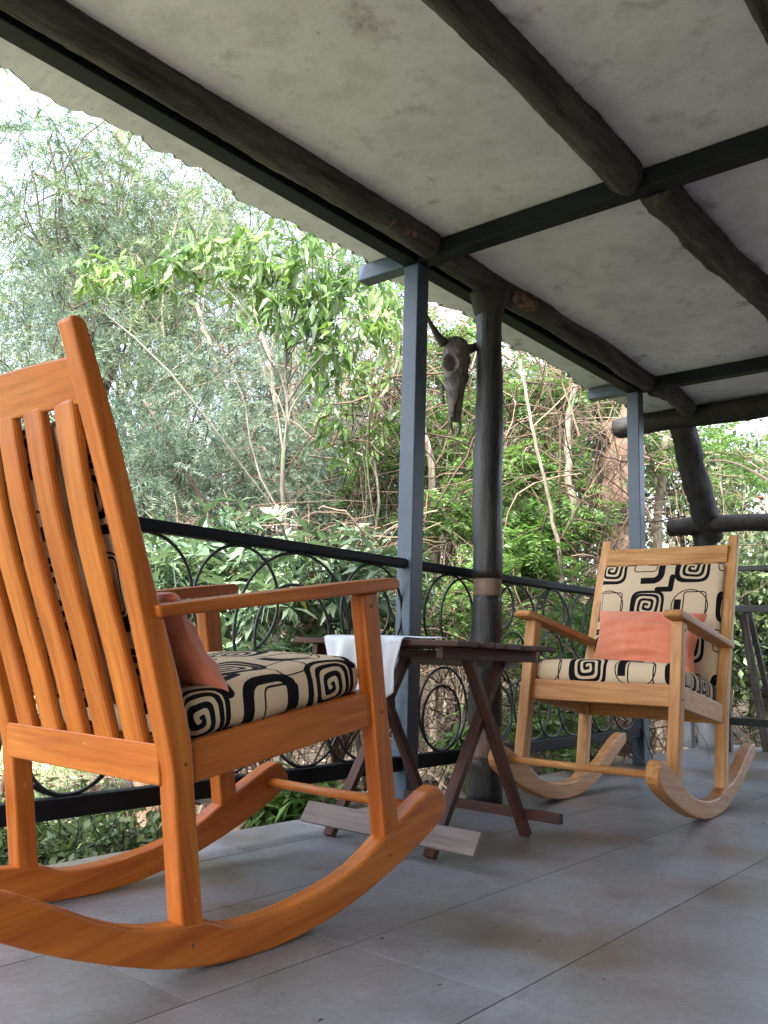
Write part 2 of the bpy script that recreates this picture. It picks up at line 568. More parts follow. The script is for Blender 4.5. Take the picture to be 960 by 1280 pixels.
M['leaf_dark'] = leaf_mat('leaf_dark', [(0.0, (0.035, 0.062, 0.026)), (0.5, (0.085, 0.13, 0.052)), (1.0, (0.17, 0.22, 0.095))], 0.36, 0.5)
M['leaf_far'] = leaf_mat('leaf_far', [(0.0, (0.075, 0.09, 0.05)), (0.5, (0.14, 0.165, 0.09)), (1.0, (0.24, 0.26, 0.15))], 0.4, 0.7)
M['twig'] = leaf_mat('twig', [(0.0, (0.05, 0.032, 0.022)), (0.45, (0.11, 0.072, 0.05)), (0.8, (0.19, 0.14, 0.095)), (1.0, (0.32, 0.27, 0.20))], 0.0, 0.85)
M['bark_pale'] = bark_mat('bark_pale', (0.12, 0.095, 0.07), (0.30, 0.26, 0.20), 0.85, 4, (1, 1, 0.2), 0.4, (0.10, 0.13, 0.06))
M['bark_dark'] = bark_mat('bark_dark', (0.035, 0.026, 0.02), (0.11, 0.08, 0.06), 0.9, 4, (1, 1, 0.2), 0.6)
M['bark_grey'] = bark_mat('bark_grey', (0.055, 0.048, 0.038), (0.17, 0.155, 0.125), 0.9, 4, (1, 1, 0.2), 0.5, (0.08, 0.10, 0.05))
M['bark_brown'] = bark_mat('bark_brown', (0.075, 0.042, 0.028), (0.21, 0.13, 0.085), 0.9, 3, (1, 1, 0.2), 0.7, (0.08, 0.10, 0.045))
M['petal'] = plain_mat('petal', (0.70, 0.03, 0.06), 0.6, 0.2)

# ================================================================== LARGE STRUCTURE
# ---- ground: one sheet to the horizon, rising to a bank behind the garden
def ground_z(x, y):
    d = np.maximum(0, (y * 0.72 + x * 0.45) - 5.0)
    bank = 2.6 * (1 - np.exp(-(d / 7.0) ** 2))
    return -0.22 + bank + 0.05 * np.sin(x * 1.7 + y) * np.clip(d + 0.5, 0, 1)
def build_ground():
    ax = np.concatenate([np.linspace(-220, -14, 14), np.linspace(-12, 24, 91), np.linspace(27, 220, 14)])
    ay = np.concatenate([np.linspace(-220, -14, 14), np.linspace(-12, 24, 91), np.linspace(27, 220, 14)])
    gx, gy = np.meshgrid(ax, ay, indexing='ij')
    gz = ground_z(gx, gy)
    v = np.stack([gx, gy, gz], -1).reshape(-1, 3)
    n = len(ay)
    f = [(i * n + j, (i + 1) * n + j, (i + 1) * n + j + 1, i * n + j + 1) for i in range(len(ax) - 1) for j in range(n - 1)]
    mb = MB()
    mb.add(v, f)
    kind(mb.build('ground', M['ground'], smooth=True), 'structure')
build_ground()

# ---- porch floor: slab with single tiles
FY1, FX0, FX1 = 2.14, -2.25, 6.15
mb = MB().box(((FX0 + FX1) / 2, (FY1 - 1.6) / 2, -0.1608), ((FX1 - FX0) / 2, (FY1 + 1.6) / 2, 0.160))
floor = kind(mb.build('floor', M['grout']), 'structure')
TX, TY, GAP = 0.382, 0.360, 0.0034
xs = [0.963 + TX * k for k in range(-3, 14)]
ys = [0.826 + TY * k for k in range(-3, 4)]
tile_me = {}
for i in range(len(xs)):
    for j in range(len(ys)):
        x0, x1 = xs[i], min(xs[i] + TX, FX1)
        y0, y1 = ys[j], min(ys[j] + TY, FY1)
        if x1 - x0 < 0.02 or y1 - y0 < 0.02:
            continue
        key = (round(x1 - x0, 3), round(y1 - y0, 3))
        loc = ((x0 + x1) / 2, (y0 + y1) / 2, 0)
        if key not in tile_me:
            o = MB().box((0, 0, -0.0022), ((x1 - x0 - 0.0022) / 2, (y1 - y0 - GAP) / 2, 0.0022)).build('tile', M['tile'], floor, loc=loc)
            tile_me[key] = o.data
        else:
            o = link('tile', tile_me[key], floor, loc=loc)

# ---- ceiling: plaster soffit with a ragged outer edge
CZ = 2.125
def build_ceiling():
    nx = 420
    X0, X1 = -2.2, 5.34
    ex = np.linspace(X0, X1, nx)
    wob = 0.020 * np.sin(ex * 7.3) + 0.012 * np.sin(ex * 17.1 + 1) + 0.006 * np.sin(ex * 47 + 2) + 0.007 * rng.normal(size=nx)
    ey = 2.245 + wob + 0.03 * np.clip((ex - 3.6), 0, 1.2)
    ys_ = np.array([-1.6, 0.0, 1.0, 1.7, 2.0, 2.12])
    rows = []
    for k, yv in enumerate(ys_):
        rows.append(np.stack([ex, np.full(nx, yv), CZ + 0.004 * np.sin(ex * 2.1 + k) + 0.003 * np.sin(ex * 5 + 2 * k)], 1))
    rows.append(np.stack([ex, ey - 0.018, np.full(nx, CZ + 0.002) - 0.002 * rng.random(nx)], 1))
    rows.append(np.stack([ex, ey, np.full(nx, CZ + 0.012)], 1))
    rows.append(np.stack([ex, ey + 0.006, np.full(nx, CZ + 0.05)], 1))
    rows.append(np.stack([ex, np.full(nx, -1.6), np.full(nx, CZ + 0.30)], 1))
    v = np.concatenate(rows)
    m = len(rows)
    f = [(r * nx + i, r * nx + i + 1, (r + 1) * nx + i + 1, (r + 1) * nx + i) for r in range(m) for i in range(nx - 1) if r < m - 1]
    f += [((m - 1) * nx + i, (m - 1) * nx + i + 1, i + 1, i) for i in range(nx - 1)]
    f += [tuple(r * nx for r in range(m)), tuple(r * nx + nx - 1 for r in range(m - 1, -1, -1))]
    mb = MB()
    mb.add(v, f)
    o = kind(mb.build('ceiling', M['plaster']), 'structure')
    o.data.materials.append(M['eave_moss'])
    for p in o.data.polygons:
        if 6 * (nx - 1) <= p.index < 8 * (nx - 1):
            p.material_index = 1
build_ceiling()

# ---- house wall behind the camera's right shoulder
kind(MB().box((1.90, -1.66, 1.05), (4.15, 0.05, 1.07)).build('wall', M['wall_brown']), 'structure')

# ---- steel frame: beam along the edge, cross beams, posts
PY0, PY1 = 1.952, 2.022
def steel_box(name, lo, hi, label, cat, group, mat='steel'):
    lo, hi = np.array(lo), np.array(hi)
    o = MB().box((lo + hi) / 2, (hi - lo) / 2).build(name, M[mat], bevel=0.004)
    return tag(o, label, cat, group)
steel_box('edge_beam', (-2.1, PY0 + 0.002, 2.055), (4.60, PY1 + 0.002, 2.1235), 'long black steel beam along the eave above the railing', 'beam', 'steel roof frame')
steel_box('cross_beam', (2.487, -1.6, 2.0565), (2.555, PY0 + 0.001, 2.1225), 'black steel beam crossing the ceiling above the nearer steel post', 'beam', 'steel roof frame')
steel_box('cross_beam', (4.532, -1.6, 2.0565), (4.598, PY0 + 0.001, 2.1225), 'black steel beam crossing the ceiling above the far steel post', 'beam', 'steel roof frame')
steel_box('beam_stub', (2.487, PY1 + 0.003, 2.0565), (2.555, 2.262, 2.1225), 'short steel beam end sticking out beyond the nearer steel post', 'beam', 'steel roof frame', 'steel_lit')
steel_box('beam_stub', (4.532, PY1 + 0.003, 2.0565), (4.598, 2.262, 2.1225), 'short steel beam end sticking out beyond the far steel post', 'beam', 'steel roof frame', 'steel_lit')
steel_box('steel_post', (2.490, PY0, 0.0), (2.560, PY1, 2.0545), 'square blue-black steel post behind the folding table', 'post', 'steel posts', 'steel_lit')
steel_box('steel_post', (4.532, PY0, 0.0), (4.602, PY1, 2.0545), 'square blue-black steel post behind the far rocking chair', 'post', 'steel posts', 'steel_lit')

# ---- logs
def log_path(p0, p1, n, wob):
    p0, p1 = np.asarray(p0, float), np.asarray(p1, float)
    t = np.linspace(0, 1, n)[:, None]
    d = unit(p1 - p0)
    a = unit(np.cross(d, (0.2, 0.3, 0.93) if abs(d[2]) < 0.8 else (1, 0.2, 0)))
    b = np.cross(d, a)
    ph = rng.uniform(0, 6, 4)
    return p0 + (p1 - p0) * t + a * wob * (np.sin(t * 7 + ph[0]) + 0.5 * np.sin(t * 17 + ph[1])) + b * wob * (np.sin(t * 6 + ph[2]) + 0.5 * np.sin(t * 15 + ph[3]))
def log(name, p0, p1, r0, r1, mat, label=None, cat='log', group=None, parent=None, n=110, wob=0.009, jit=0.035, k=28):
    p = log_path(p0, p1, n, wob)
    r = np.linspace(r0, r1, n) * (1 + 0.04 * np.sin(np.linspace(0, 23, n) + rng.uniform(0, 6)))
    r[0] *= 0.9
    r[-1] *= 0.9
    mb_ = MB().tube(p, r, k, True, 0.0)
    vv = mb_.v[0].reshape(n, k, 3)
    th = np.arange(k) / k * 2 * math.pi
    tt = np.linspace(0, 1, n)[:, None] * np.linalg.norm(np.asarray(p1, float) - np.asarray(p0, float))
    ph = rng.uniform(0, 6, 8)
    dis = 0.030 * np.sin(2 * th + 3 * tt + ph[0]) + 0.028 * np.sin(3 * th - 5 * tt + ph[1]) + 0.022 * np.sin(5 * th + 11 * tt + ph[2]) + 0.020 * np.sin(9 * th + 4 * np.sin(6 * tt) + ph[3])
    for _ in range(int(3 + 2.2 * tt.max())):                # knots
        k0, t0 = rng.uniform(0, 6.28), rng.uniform(0, tt.max())
        dth = np.angle(np.exp(1j * (th - k0)))
        dis = dis + rng.uniform(0.06, 0.16) * np.exp(-(dth / 0.45) ** 2 - ((tt - t0) / 0.045) ** 2)
    dis = dis + jit * 0.5 * rng.normal(size=(n, k))
    vv += (vv - p[:, None, :]) * (dis * (jit / 0.035))[..., None]
    o = mb_.build(name, M[mat], parent, smooth=True)
    if label:
        tag(o, label, cat, group)
    return o
G = 'round logs under the ceiling'
log('ceiling_log', (-2.05, 1.895, 2.100), (2.484, 1.895, 2.098), 0.056, 0.054, 'log_brown', 'rough brown log beside the eave beam, nearer length', 'log', G, n=190)
log('ceiling_log', (2.560, 1.885, 2.098), (4.528, 1.885, 2.100), 0.056, 0.05, 'log_brown', 'rough brown log beside the eave beam, between the two cross beams', 'log', G)
log('ceiling_log', (-2.05, 1.085, 2.100), (2.484, 1.083, 2.094), 0.050, 0.056, 'log_brown', 'dark log with a sawn end butting the nearer cross beam, mid ceiling', 'log', G, n=190)
log('ceiling_log', (2.560, 1.030, 2.100), (4.528, 1.035, 2.100), 0.062, 0.056, 'log_brown', 'dark log running mid ceiling between the two cross beams', 'log', G)
log('ceiling_log', (-2.05, 0.485, 2.105), (2.484, 0.485, 2.100), 0.050, 0.050, 'log_brown', 'dark log in the top corner of the ceiling, hardly in view', 'log', G, n=190)
log('ceiling_log', (4.602, 1.885, 2.100), (5.16, 1.885, 2.096), 0.056, 0.05, 'log_brown', 'short log end beyond the far cross beam', 'log', G, n=40)
log('end_log', (5.25, 2.42, 2.052), (5.25, -0.6, 2.060), 0.066, 0.062, 'log_dark', 'thick black log carrying the far end of the roof', 'log', None, n=120)
# clay patch left where plaster broke away along the eave log
cp = MB()
for x0, x1, y in ((2.08, 2.47, 1.868), (3.02, 3.20, 1.856)):
    n = 30
    tx = np.linspace(x0, x1, n)
    cp.tube(np.stack([tx, y + 0.006 * rng.normal(size=n), np.full(n, 2.082)], 1), 0.030 * np.sin(np.linspace(0.35, 2.8, n)) ** 0.5 + 0.002, 14, True, 0.05)
for i, (v, f0) in enumerate(zip(cp.v, (0, 1))):
    q = MB()
    q.add(v, [tuple(k - (0 if i == 0 else len(cp.v[0])) for k in f) for f in cp.f if (min(f) >= len(cp.v[0])) == (i == 1)])
    tag(q.build('clay_patch', M['red_clay'], smooth=True), ('rusty clay patch along the eave log, just before the nearer cross beam', 'rusty clay patch along the eave log, beyond the log column')[i], 'clay patch', 'broken plaster patches')

# ---- log column
col = empty('log_column', (2.912, 1.898, 0))
tag(col, 'upright blackened log column beside the folding table', 'column')
def column_piece(name, z0, z1, r0, r1, mat, n=24, jit=0.02):
    z = np.linspace(z0, z1, n)
    p = np.stack([0.006 * np.sin(z * 4.1) + 0.004 * np.sin(z * 9), 0.005 * np.sin(z * 3.3 + 1), z], 1)
    r = np.linspace(r0, r1, n) * (1 + 0.03 * np.sin(z * 6))
    return MB().tube(p, r, 20, True, jit).build(name, M[mat], col, smooth=True)
column_piece('base', 0.0, 0.165, 0.071, 0.069, 'log_column', 6, 0.008)
column_piece('bare_band', 0.16, 0.30, 0.062, 0.060, 'bare_wood', 8)
column_piece('shaft', 0.29, 0.79, 0.064, 0.060, 'log_column')
column_piece('bare_ring', 0.785, 0.865, 0.057, 0.056, 'bare_wood', 6)
column_piece('trunk', 0.86, 2.052, 0.060, 0.054, 'log_column', 40)
column_piece('head', 1.96, 2.06, 0.055, 0.085, 'log_dark', 6, 0.05)

# ---- far end: log post with a slanting log, log rail, dark fence
fp = empty('log_post', (5.75, 2.03, 0))
tag(fp, 'blackened log post with a slanting log strut at the far end of the porch', 'post')
log('pole', (0, 0, 0.20), (0, 0, 1.47), 0.085, 0.075, 'log_dark', parent=fp, n=60, wob=0.004)
log('footing', (0, 0, -0.01), (0, 0, 0.22), 0.088, 0.082, 'pale_lit', parent=fp, n=5, wob=0.0, jit=0.01)
log('strut', (0.02, -0.03, 1.36), (-0.47, -0.04, 2.03), 0.086, 0.078, 'log_dark', parent=fp, n=60, wob=0.004)
tag(MB().tube(log_path((5.68, 2.24, 1.43), (5.70, 0.4, 1.44), 24, 0.005), 0.058, 14, True, 0.03).build('log_rail', M['log_dark'], smooth=True), 'thick black log rail behind the far rocking chair', 'rail')
sp_ = empty('end_post', (5.715, 2.165, 0))
tag(sp_, 'short pale blue post at the far corner of the porch', 'post')
MB().box((0, 0, 0.42), (0.036, 0.036, 0.42)).build('pole', M['pale_lit'], sp_, bevel=0.004)
MB().box((0, 0, 0.852), (0.045, 0.045, 0.012)).build('cap', M['pale_lit'], sp_, bevel=0.003)
fe = empty('end_fence', (5.66, 1.95, 0))
tag(fe, 'black fence of thin rails and wire at the far end of the porch', 'fence')
for z, h in ((1.140, 0.016), (0.885, 0.022), (0.19, 0.024)):
    MB().box((0, -0.80, z), (0.018, 0.85, h)).build('rail', M['iron'], fe, bevel=0.003)
for y in (-0.06, -0.86, -1.62):
    MB().box((0.001, y, 0.60), (0.024, 0.022, 0.60)).build('post', M['iron'], fe, bevel=0.003)
for i in range(9):
    MB().tube([(0, -0.05, 0.26 + 0.068 * i), (0, -0.85, 0.255 + 0.068 * i), (0, -1.6, 0.26 + 0.068 * i)], 0.0016, 4).build('wire', M['wire'], fe)
for i, (y, x, tlt, wd, ht) in enumerate(((1.72, 5.80, 0.10, 0.05, 0.86), (1.60, 5.83, -0.06, 0.07, 0.92), (1.66, 5.87, 0.16, 0.035, 0.98), (1.50, 5.80, 0.13, 0.06, 0.9))):
    q = MB().bar((x + 0.06, y, 0.0), (x, y + tlt, ht), wd, 0.018, (1, 0, 0)).build('plank', M['plank_grey'], grain=(0, 0.1, 1), bevel=0.002)
    tag(q, ('narrow grey plank leaning inside the end fence, first from the chair', 'wide grey plank leaning inside the end fence', 'thin tall grey plank leaning at the back inside the end fence', 'grey plank leaning by the picture edge inside the end fence')[i], 'plank', 'planks leaning behind the end fence')

# ---- railing bays
def railing(name, x0, x1, rings, label):
    e = empty(name, (x0, 1.987, 0))
    tag(e, label, 'railing', 'railing bays')
    L = x1 - x0
    MB().box((L / 2, 0, 0.884), (L / 2, 0.022, 0.0175)).build('top_rail', M['steel'], e, bevel=0.008)
    MB().box((L / 2, 0, 0.170), (L / 2, 0.019, 0.025)).build('bottom_rail', M['steel'], e, bevel=0.004)
    for k, (x, z, r) in enumerate(rings):
        y = (-0.0075, 0.0075, 0.0)[k % 3] * 1.02
        MB().ring((x - x0, y, z), (1, 0, 0), (0, 0, 1), r, 0.0052).build('ring', M['iron'], e, smooth=True)
U, V = 0.702, 0.352
bay1 = [(0.70, U, .164), (1.03, 0.61, .255), (1.03, 0.60, .165), (1.365, U, .164), (1.71, U, .164), (1.95, 0.612, .254), (1.935, 0.60, .164), (2.33, U, .164), (2.315, 0.70, .098),
        (0.86, V, .155), (1.20, V, .155), (1.20, 0.315, .118), (1.54, V, .155), (1.70, 0.315, .118), (2.02, V, .155), (2.22, 0.315, .118), (2.31, V, .155)]
bay2 = [(2.775, U, .164), (2.90, U - .005, .164), (3.16, 0.768, .098), (3.27, U, .164), (3.27, 0.55, .11), (3.605, U, .164), (3.605, 0.768, .097), (3.605, 0.56, .112), (3.94, U, .164), (4.06, U - .005, .164), (4.33, U, .164), (4.33, 0.768, .097),
        (2.735, 0.318, .121), (2.765, V, .155), (3.09, 0.362, .166), (3.12, 0.318, .118), (3.44, V, .155), (3.60, 0.318, .118), (3.80, V, .155), (4.12, 0.362, .166), (4.12, 0.318, .118), (4.36, V, .155)]
railing('railing', 0.45, 2.488, bay1, 'black iron railing bay with rings behind the near rocking chair')
railing('railing', 2.562, 4.530, bay2, 'black iron railing bay with rings between the two steel posts')

# ================================================================== ROCKING CHAIRS
PITCH = math.atan2(0.0747, 0.4626)
E1 = np.array([math.cos(PITCH), 0, math.sin(PITCH)])       # along the seat, forward
E2 = np.array([-math.sin(PITCH), 0, math.cos(PITCH)])      # out of the seat, up
BK = unit(np.array([-0.3437, 0, 0.939]))                   # along the back, up
BN = np.array([BK[2], 0, -BK[0]])                          # out of the back, forward
LOW = [(-0.452, 0.178), (-0.405, 0.158), (-0.3516, 0.1356), (-0.287, 0.106), (-0.217, 0.078), (-0.143, 0.052), (-0.068, 0.029), (0.002, 0.0135), (0.070, 0.0045), (0.136, 0.0005), (0.205, 0.0005), (0.284, 0.007),
       (0.378, 0.0235), (0.4636, 0.046), (0.562, 0.079), (0.679, 0.127), (0.735, 0.156), (0.7646, 0.177), (0.775, 0.196), (0.7715, 0.214), (0.757, 0.233), (0.741, 0.2445)]
UPP = [(0.728, 0.247), (0.6925, 0.236), (0.64, 0.210), (0.584, 0.181), (0.532, 0.156), (0.49, 0.132), (0.442, 0.109), (0.39, 0.093), (0.326, 0.079), (0.25, 0.068), (0.19, 0.0635), (0.1315, 0.063), (0.095, 0.0655), (0.073, 0.070), (0.052, 0.080), (0.030, 0.0865),
       (-0.025, 0.0905), (-0.060, 0.094), (-0.09, 0.0985), (-0.133, 0.110), (-0.187, 0.131), (-0.26, 0.166), (-0.327, 0.197), (-0.358, 0.208), (-0.40, 0.218), (-0.440, 0.222), (-0.456, 0.212)]
def chair(loc, yaw, w, mat, label):
    c = empty('rocking_chair', loc, yaw)
    tag(c, label, 'rocking chair', 'wooden rocking chairs')
    t = 0.0434
    mt = M[mat]
    for s in (-1, 1):
        a, b = s * w, s * (w - t)
        y0, y1 = min(a, b), max(a, b)
        MB().prism(LOW + UPP, y0 - 0.001, y1 + 0.001).build('rocker', mt, c, bevel=0.006, grain=(1, 0, 0.15))
        post = [(-0.0205, 0.080), (0.0275, 0.078), (-0.0124, 0.3209), (-0.0225, 0.392), (-0.060, 0.506), (-0.142, 0.711), (-0.224, 0.9236), (-0.2985, 1.090), (-0.306, 1.097), (-0.322, 1.099), (-0.330, 1.091), (-0.262, 0.918), (-0.178, 0.70), (-0.109, 0.493), (-0.072, 0.381), (-0.062, 0.342)]
        MB().prism(post, y0, y1).build('back_leg', mt, c, bevel=0.005, grain=(-0.25, 0, 1))
        leg = [(0.534, 0.147), (0.586, 0.172), (0.5255, 0.47), (0.4835, 0.700), (0.4335, 0.690), (0.478, 0.462)]
        MB().prism(leg, y0 + 0.0008, y1 - 0.0008).build('front_leg', mt, c, bevel=0.005, grain=(-0.18, 0, 1))
        q0, q1 = sorted((s * (w - 0.050), s * (w + 0.014)))
        arm = [(-0.120, 0.612), (0.50, 0.7015), (0.535, 0.7065), (0.546, 0.712), (0.549, 0.722), (0.544, 0.732), (0.530, 0.7345), (0.40, 0.7165), (-0.128, 0.634)]
        MB().prism(arm, q0, q1).build('armrest', mt, c, bevel=0.007, grain=(1, 0, 0.15))
        r0, r1 = sorted((s * (w - 0.009), s * (w - 0.034)))
        MB().prism([(-0.020, 0.3215), (0.490, 0.4005), (0.480, 0.4755), (-0.030, 0.394)], r0, r1).build('side_rail', mt, c, bevel=0.003, grain=(1, 0, 0.15))
        for part, pegs in (('rocker', ((0.004, 0.052), (0.553, 0.115))), ('front_leg', ((0.508, 0.43), (0.463, 0.665))), ('back_leg', ((-0.037, 0.36),))):
            host = [q_ for q_ in c.children if q_.name.split('.')[0] == part][-1]
            for x, z in pegs:
                MB().tube([(x, s * (w - 0.002), z), (x, s * (w + 0.0016), z)], 0.0036, 10).build('peg', M['peg'], host, smooth=False)
    yi = w - t
    mid = np.array([0.494, 0, 0.4385])
    MB().box(mid, (0.012, yi + 0.012, 0.0375), np.array([E1, (0, 1, 0), E2])).build('front_rail', mt, c, bevel=0.003, grain=(0, 1, 0))
    MB().prism([(-0.0655, 0.322), (-0.040, 0.318), (-0.050, 0.390), (-0.0745, 0.3945)], -yi - 0.01, yi + 0.01).build('back_rail', mt, c, bevel=0.003, grain=(0, 1, 0))
    sb = np.array([-0.035, 0, 0.372]) + E1 * 0.262
    MB().box(sb, (0.262, yi + 0.008, 0.008), np.array([E1, (0, 1, 0), E2])).build('seat_board', mt, c, bevel=0.002, grain=(1, 0, 0.15))
    # crest rail, bowed a little backwards
    n = 13
    yy = np.linspace(-yi - 0.008, yi + 0.008, n)
    V_, F_ = [], []
    for y in yy:
        bow = -0.014 * (1 - (y / yi) ** 2)
        p0 = np.array([-0.2535 + bow, y, 0.972])
        for a, b in ((0, 0), (0.082 + 0.004 * (1 - (y / yi) ** 2), 0), (0.082, 0.022), (0, 0.022)):
            V_.append(p0 + BK * a + BN * b - BN * 0.008)
    for i in range(n - 1):
        for k in range(4):
            F_.append((i * 4 + k, i * 4 + (k + 1) % 4, (i + 1) * 4 + (k + 1) % 4, (i + 1) * 4 + k))
    F_ += [(3, 2, 1, 0), tuple((n - 1) * 4 + k for k in range(4))]
    q = MB()
    q.add(V_, F_)
    q.build('crest_rail', mt, c, bevel=0.004, grain=(0, 1, 0))
    # five bent slats
    for k in range(5):
        y = (k - 2) * (2 * yi / 5.36)
        bow0 = -0.012 * (1 - (y / yi) ** 2)
        a = np.array([-0.060, y, 0.386])
        b = np.array([-0.2575 + bow0, y, 0.985])
        n = 12
        V_, F_ = [], []
        for i in range(n):
            u_ = i / (n - 1)
            p = a + (b - a) * u_ + BN * (-0.009 * math.sin(math.pi * u_) + 0.004 * math.sin(2 * math.pi * u_))
            for hy, hn in ((-0.0312, -0.010), (0.0312, -0.010), (0.0312, 0.010), (-0.0312, 0.010)):
                V_.append(p + np.array([0, hy, 0]) + BN * hn)
        for i in range(n - 1):
            for j in range(4):
                F_.append((i * 4 + j, i * 4 + (j + 1) % 4, (i + 1) * 4 + (j + 1) % 4, (i + 1) * 4 + j))
        F_ += [(3, 2, 1, 0), tuple((n - 1) * 4 + j for j in range(4))]
        q = MB()
        q.add(V_, F_)
        q.build('slat', mt, c, bevel=0.007, grain=(-0.3, 0, 1))
    MB().tube([(0.703, -yi - 0.005, 0.196), (0.703, 0, 0.196), (0.703, yi + 0.005, 0.196)], 0.0125, 14).build('stretcher', mt, c, smooth=True, grain=(0, 1, 0))
    return c
C1 = ((1.0221, 1.5657, 0.0), 0.0164, 0.2955)
C2 = ((3.4593, 1.4749, -0.0005), 3.2056, 0.304)
chair(*C1, 'chair_orange', 'orange varnished rocking chair seen from behind, with slatted back')
chair(*C2, 'chair_tan', 'tan rocking chair by the far post, facing the folding table')

def cushion(name, o, ax, hx, hy, th, rad, loc, yaw, off, label, cat, group, puff=0.012, nx=40, ny=40, nz=6):
    """rounded slab: o = middle of its underside, ax = (forward, side, up)"""
    A = [np.asarray(a, float) for a in ax]
    V_, F_, T_ = [], [], []
    def face(fu, nu, nv):
        base = len(V_)
        for i in range(nu + 1):
            for j in range(nv + 1):
                p, t = fu(i / nu * 2 - 1, j / nv * 2 - 1)
                V_.append(p)
                T_.append(t)
        for i in range(nu):
            for j in range(nv):
                F_.append((base + i * (nv + 1) + j, base + (i + 1) * (nv + 1) + j, base + (i + 1) * (nv + 1) + j + 1, base + i * (nv + 1) + j + 1))
    hz = th / 2
    def shape(x, y, z):
        q = np.array([x, y, z])
        inn = np.clip(q, (-hx + rad, -hy + rad, -hz + rad), (hx - rad, hy - rad, hz - rad))
        d = q - inn
        L = np.linalg.norm(d)
        r = inn + (d / L * rad if L > 1e-9 else 0)
        u, v = min(1, abs(r[0] / hx)), min(1, abs(r[1] / hy))
        if z > 0:
            r[2] += puff * (1 - u ** 2) * (1 - v ** 2) * (z / hz)
        r[2] += 0.0025 * math.sin(9 * r[0] / hx + 3 * r[1] / hy) * (z / hz)
        bul = 0.006 * (1 - (z / hz) ** 2)
        r[0] += bul * (1 if r[0] > 0 else -1) * (u > 0.9)
        r[1] += bul * (1 if r[1] > 0 else -1) * (v > 0.9)
        return o + A[0] * r[0] + A[1] * r[1] + A[2] * (r[2] + hz)
    face(lambda a, b: (shape(a * hx, b * hy, hz), (a * hx, b * hy, 0)), nx, ny)
    face(lambda a, b: (shape(a * hx, -b * hy, -hz), (a * hx, -b * hy, 0)), nx, ny)
    for s in (-1, 1):
        face(lambda a, b: (shape(a * hx * -s, s * hy, b * hz), (a * hx * -s, s * (hy + hz - b * hz), 0)), nx, nz)
        face(lambda a, b: (shape(s * hx, a * hy * s, b * hz), (s * (hx + hz - b * hz), a * hy * s, 0)), ny, nz)
    q = MB()
    q.add(np.array(V_), F_)
    ob = q.build(name, M['fabric'], smooth=True, loc=loc, rot=yaw)
    at_ = ob.data.attributes.new('print', 'FLOAT_VECTOR', 'POINT')
    at_.data.foreach_set('vector', (np.array(T_, float) + np.array([off[0], off[1], 0])).astype(np.float32).ravel())
    return tag(ob, label, cat, group)

def seat_set(loc, yaw, w, who, soff, boff, hang):
    yi = w - 0.0434
    o = np.array([-0.035, 0, 0.381]) + E1 * 0.275
    # the underside lies on the seat board
    cushion('seat_cushion', o, (E1, (0, 1, 0), E2), 0.246, yi + 0.006, 0.094, 0.030, loc, yaw, soff, f'cream seat cushion printed with black square spirals on the {who} rocking chair', 'cushion', 'printed seat cushions')
    ob = np.array([-0.056, 0, 0.440]) + BK * 0.280 + BN * 0.004
    cushion('back_cushion', ob, (BK, (0, 1, 0), BN), 0.268, yi - 0.004, 0.030, 0.012, loc, yaw, boff, f'cream back cushion printed with black spirals leaning in the {who} rocking chair', 'cushion', 'printed back cushions', 0.008)

seat_set(*C1, 'orange near', (-0.145 + 0.0, 0.31), (0.05, 0.0), 0)
seat_set(*C2, 'tan far', (0.085, 0.055), (-0.075, 0.045), 0)

def pillow(o, ax, a, b, h, loc, yaw, label, seed):
    A = [np.asarray(q, float) for q in ax]
    r = np.random.default_rng(seed)
    n = 34
    ph = r.uniform(0, 6, 8)
    V_, F_ = [], []
    for sgn in (1, -1):
        base = len(V_)
        for i in range(n + 1):
            for j in range(n + 1):
                u, v = i / n * 2 - 1, j / n * 2 - 1
                x = a * u * (1 - 0.12 * (1 - v * v) ** 1.5) * (1 + 0.02 * math.sin(3 * v + ph[0]))
                y = b * v * (1 - 0.12 * (1 - u * u) ** 1.5) * (1 + 0.02 * math.sin(3 * u + ph[1]))
                g = max(0.0, (1 - u * u) * (1 - v * v)) ** 0.42
                z = sgn * h * g
                z += g * sgn * 0.006 * (math.sin(9 * v + 2.2 * u + ph[2]) + 0.6 * math.sin(17 * v - 4 * u + ph[3]))
                crease = math.exp(-((v + 0.35 + 0.12 * u) / 0.07) ** 2) + math.exp(-((v + 0.62 - 0.1 * u) / 0.06) ** 2)
                z -= sgn * 0.016 * g * crease * (0.4 + 0.6 * (u > -0.2))
                z += 0.010 * math.sin(2.3 * u + ph[4]) * (1 - g)
                V_.append(o + A[0] * x + A[1] * y + A[2] * z)
        for i in range(n):
            for j in range(n):
                f = (base + i * (n + 1) + j, base + (i + 1) * (n + 1) + j, base + (i + 1) * (n + 1) + j + 1, base + i * (n + 1) + j + 1)
                F_.append(f if sgn > 0 else f[::-1])
    q = MB()
    q.add(np.array(V_), F_)
    return tag(q.build('throw_pillow', M['coral'], smooth=True, loc=loc, rot=yaw), label, 'pillow', 'coral pillows')
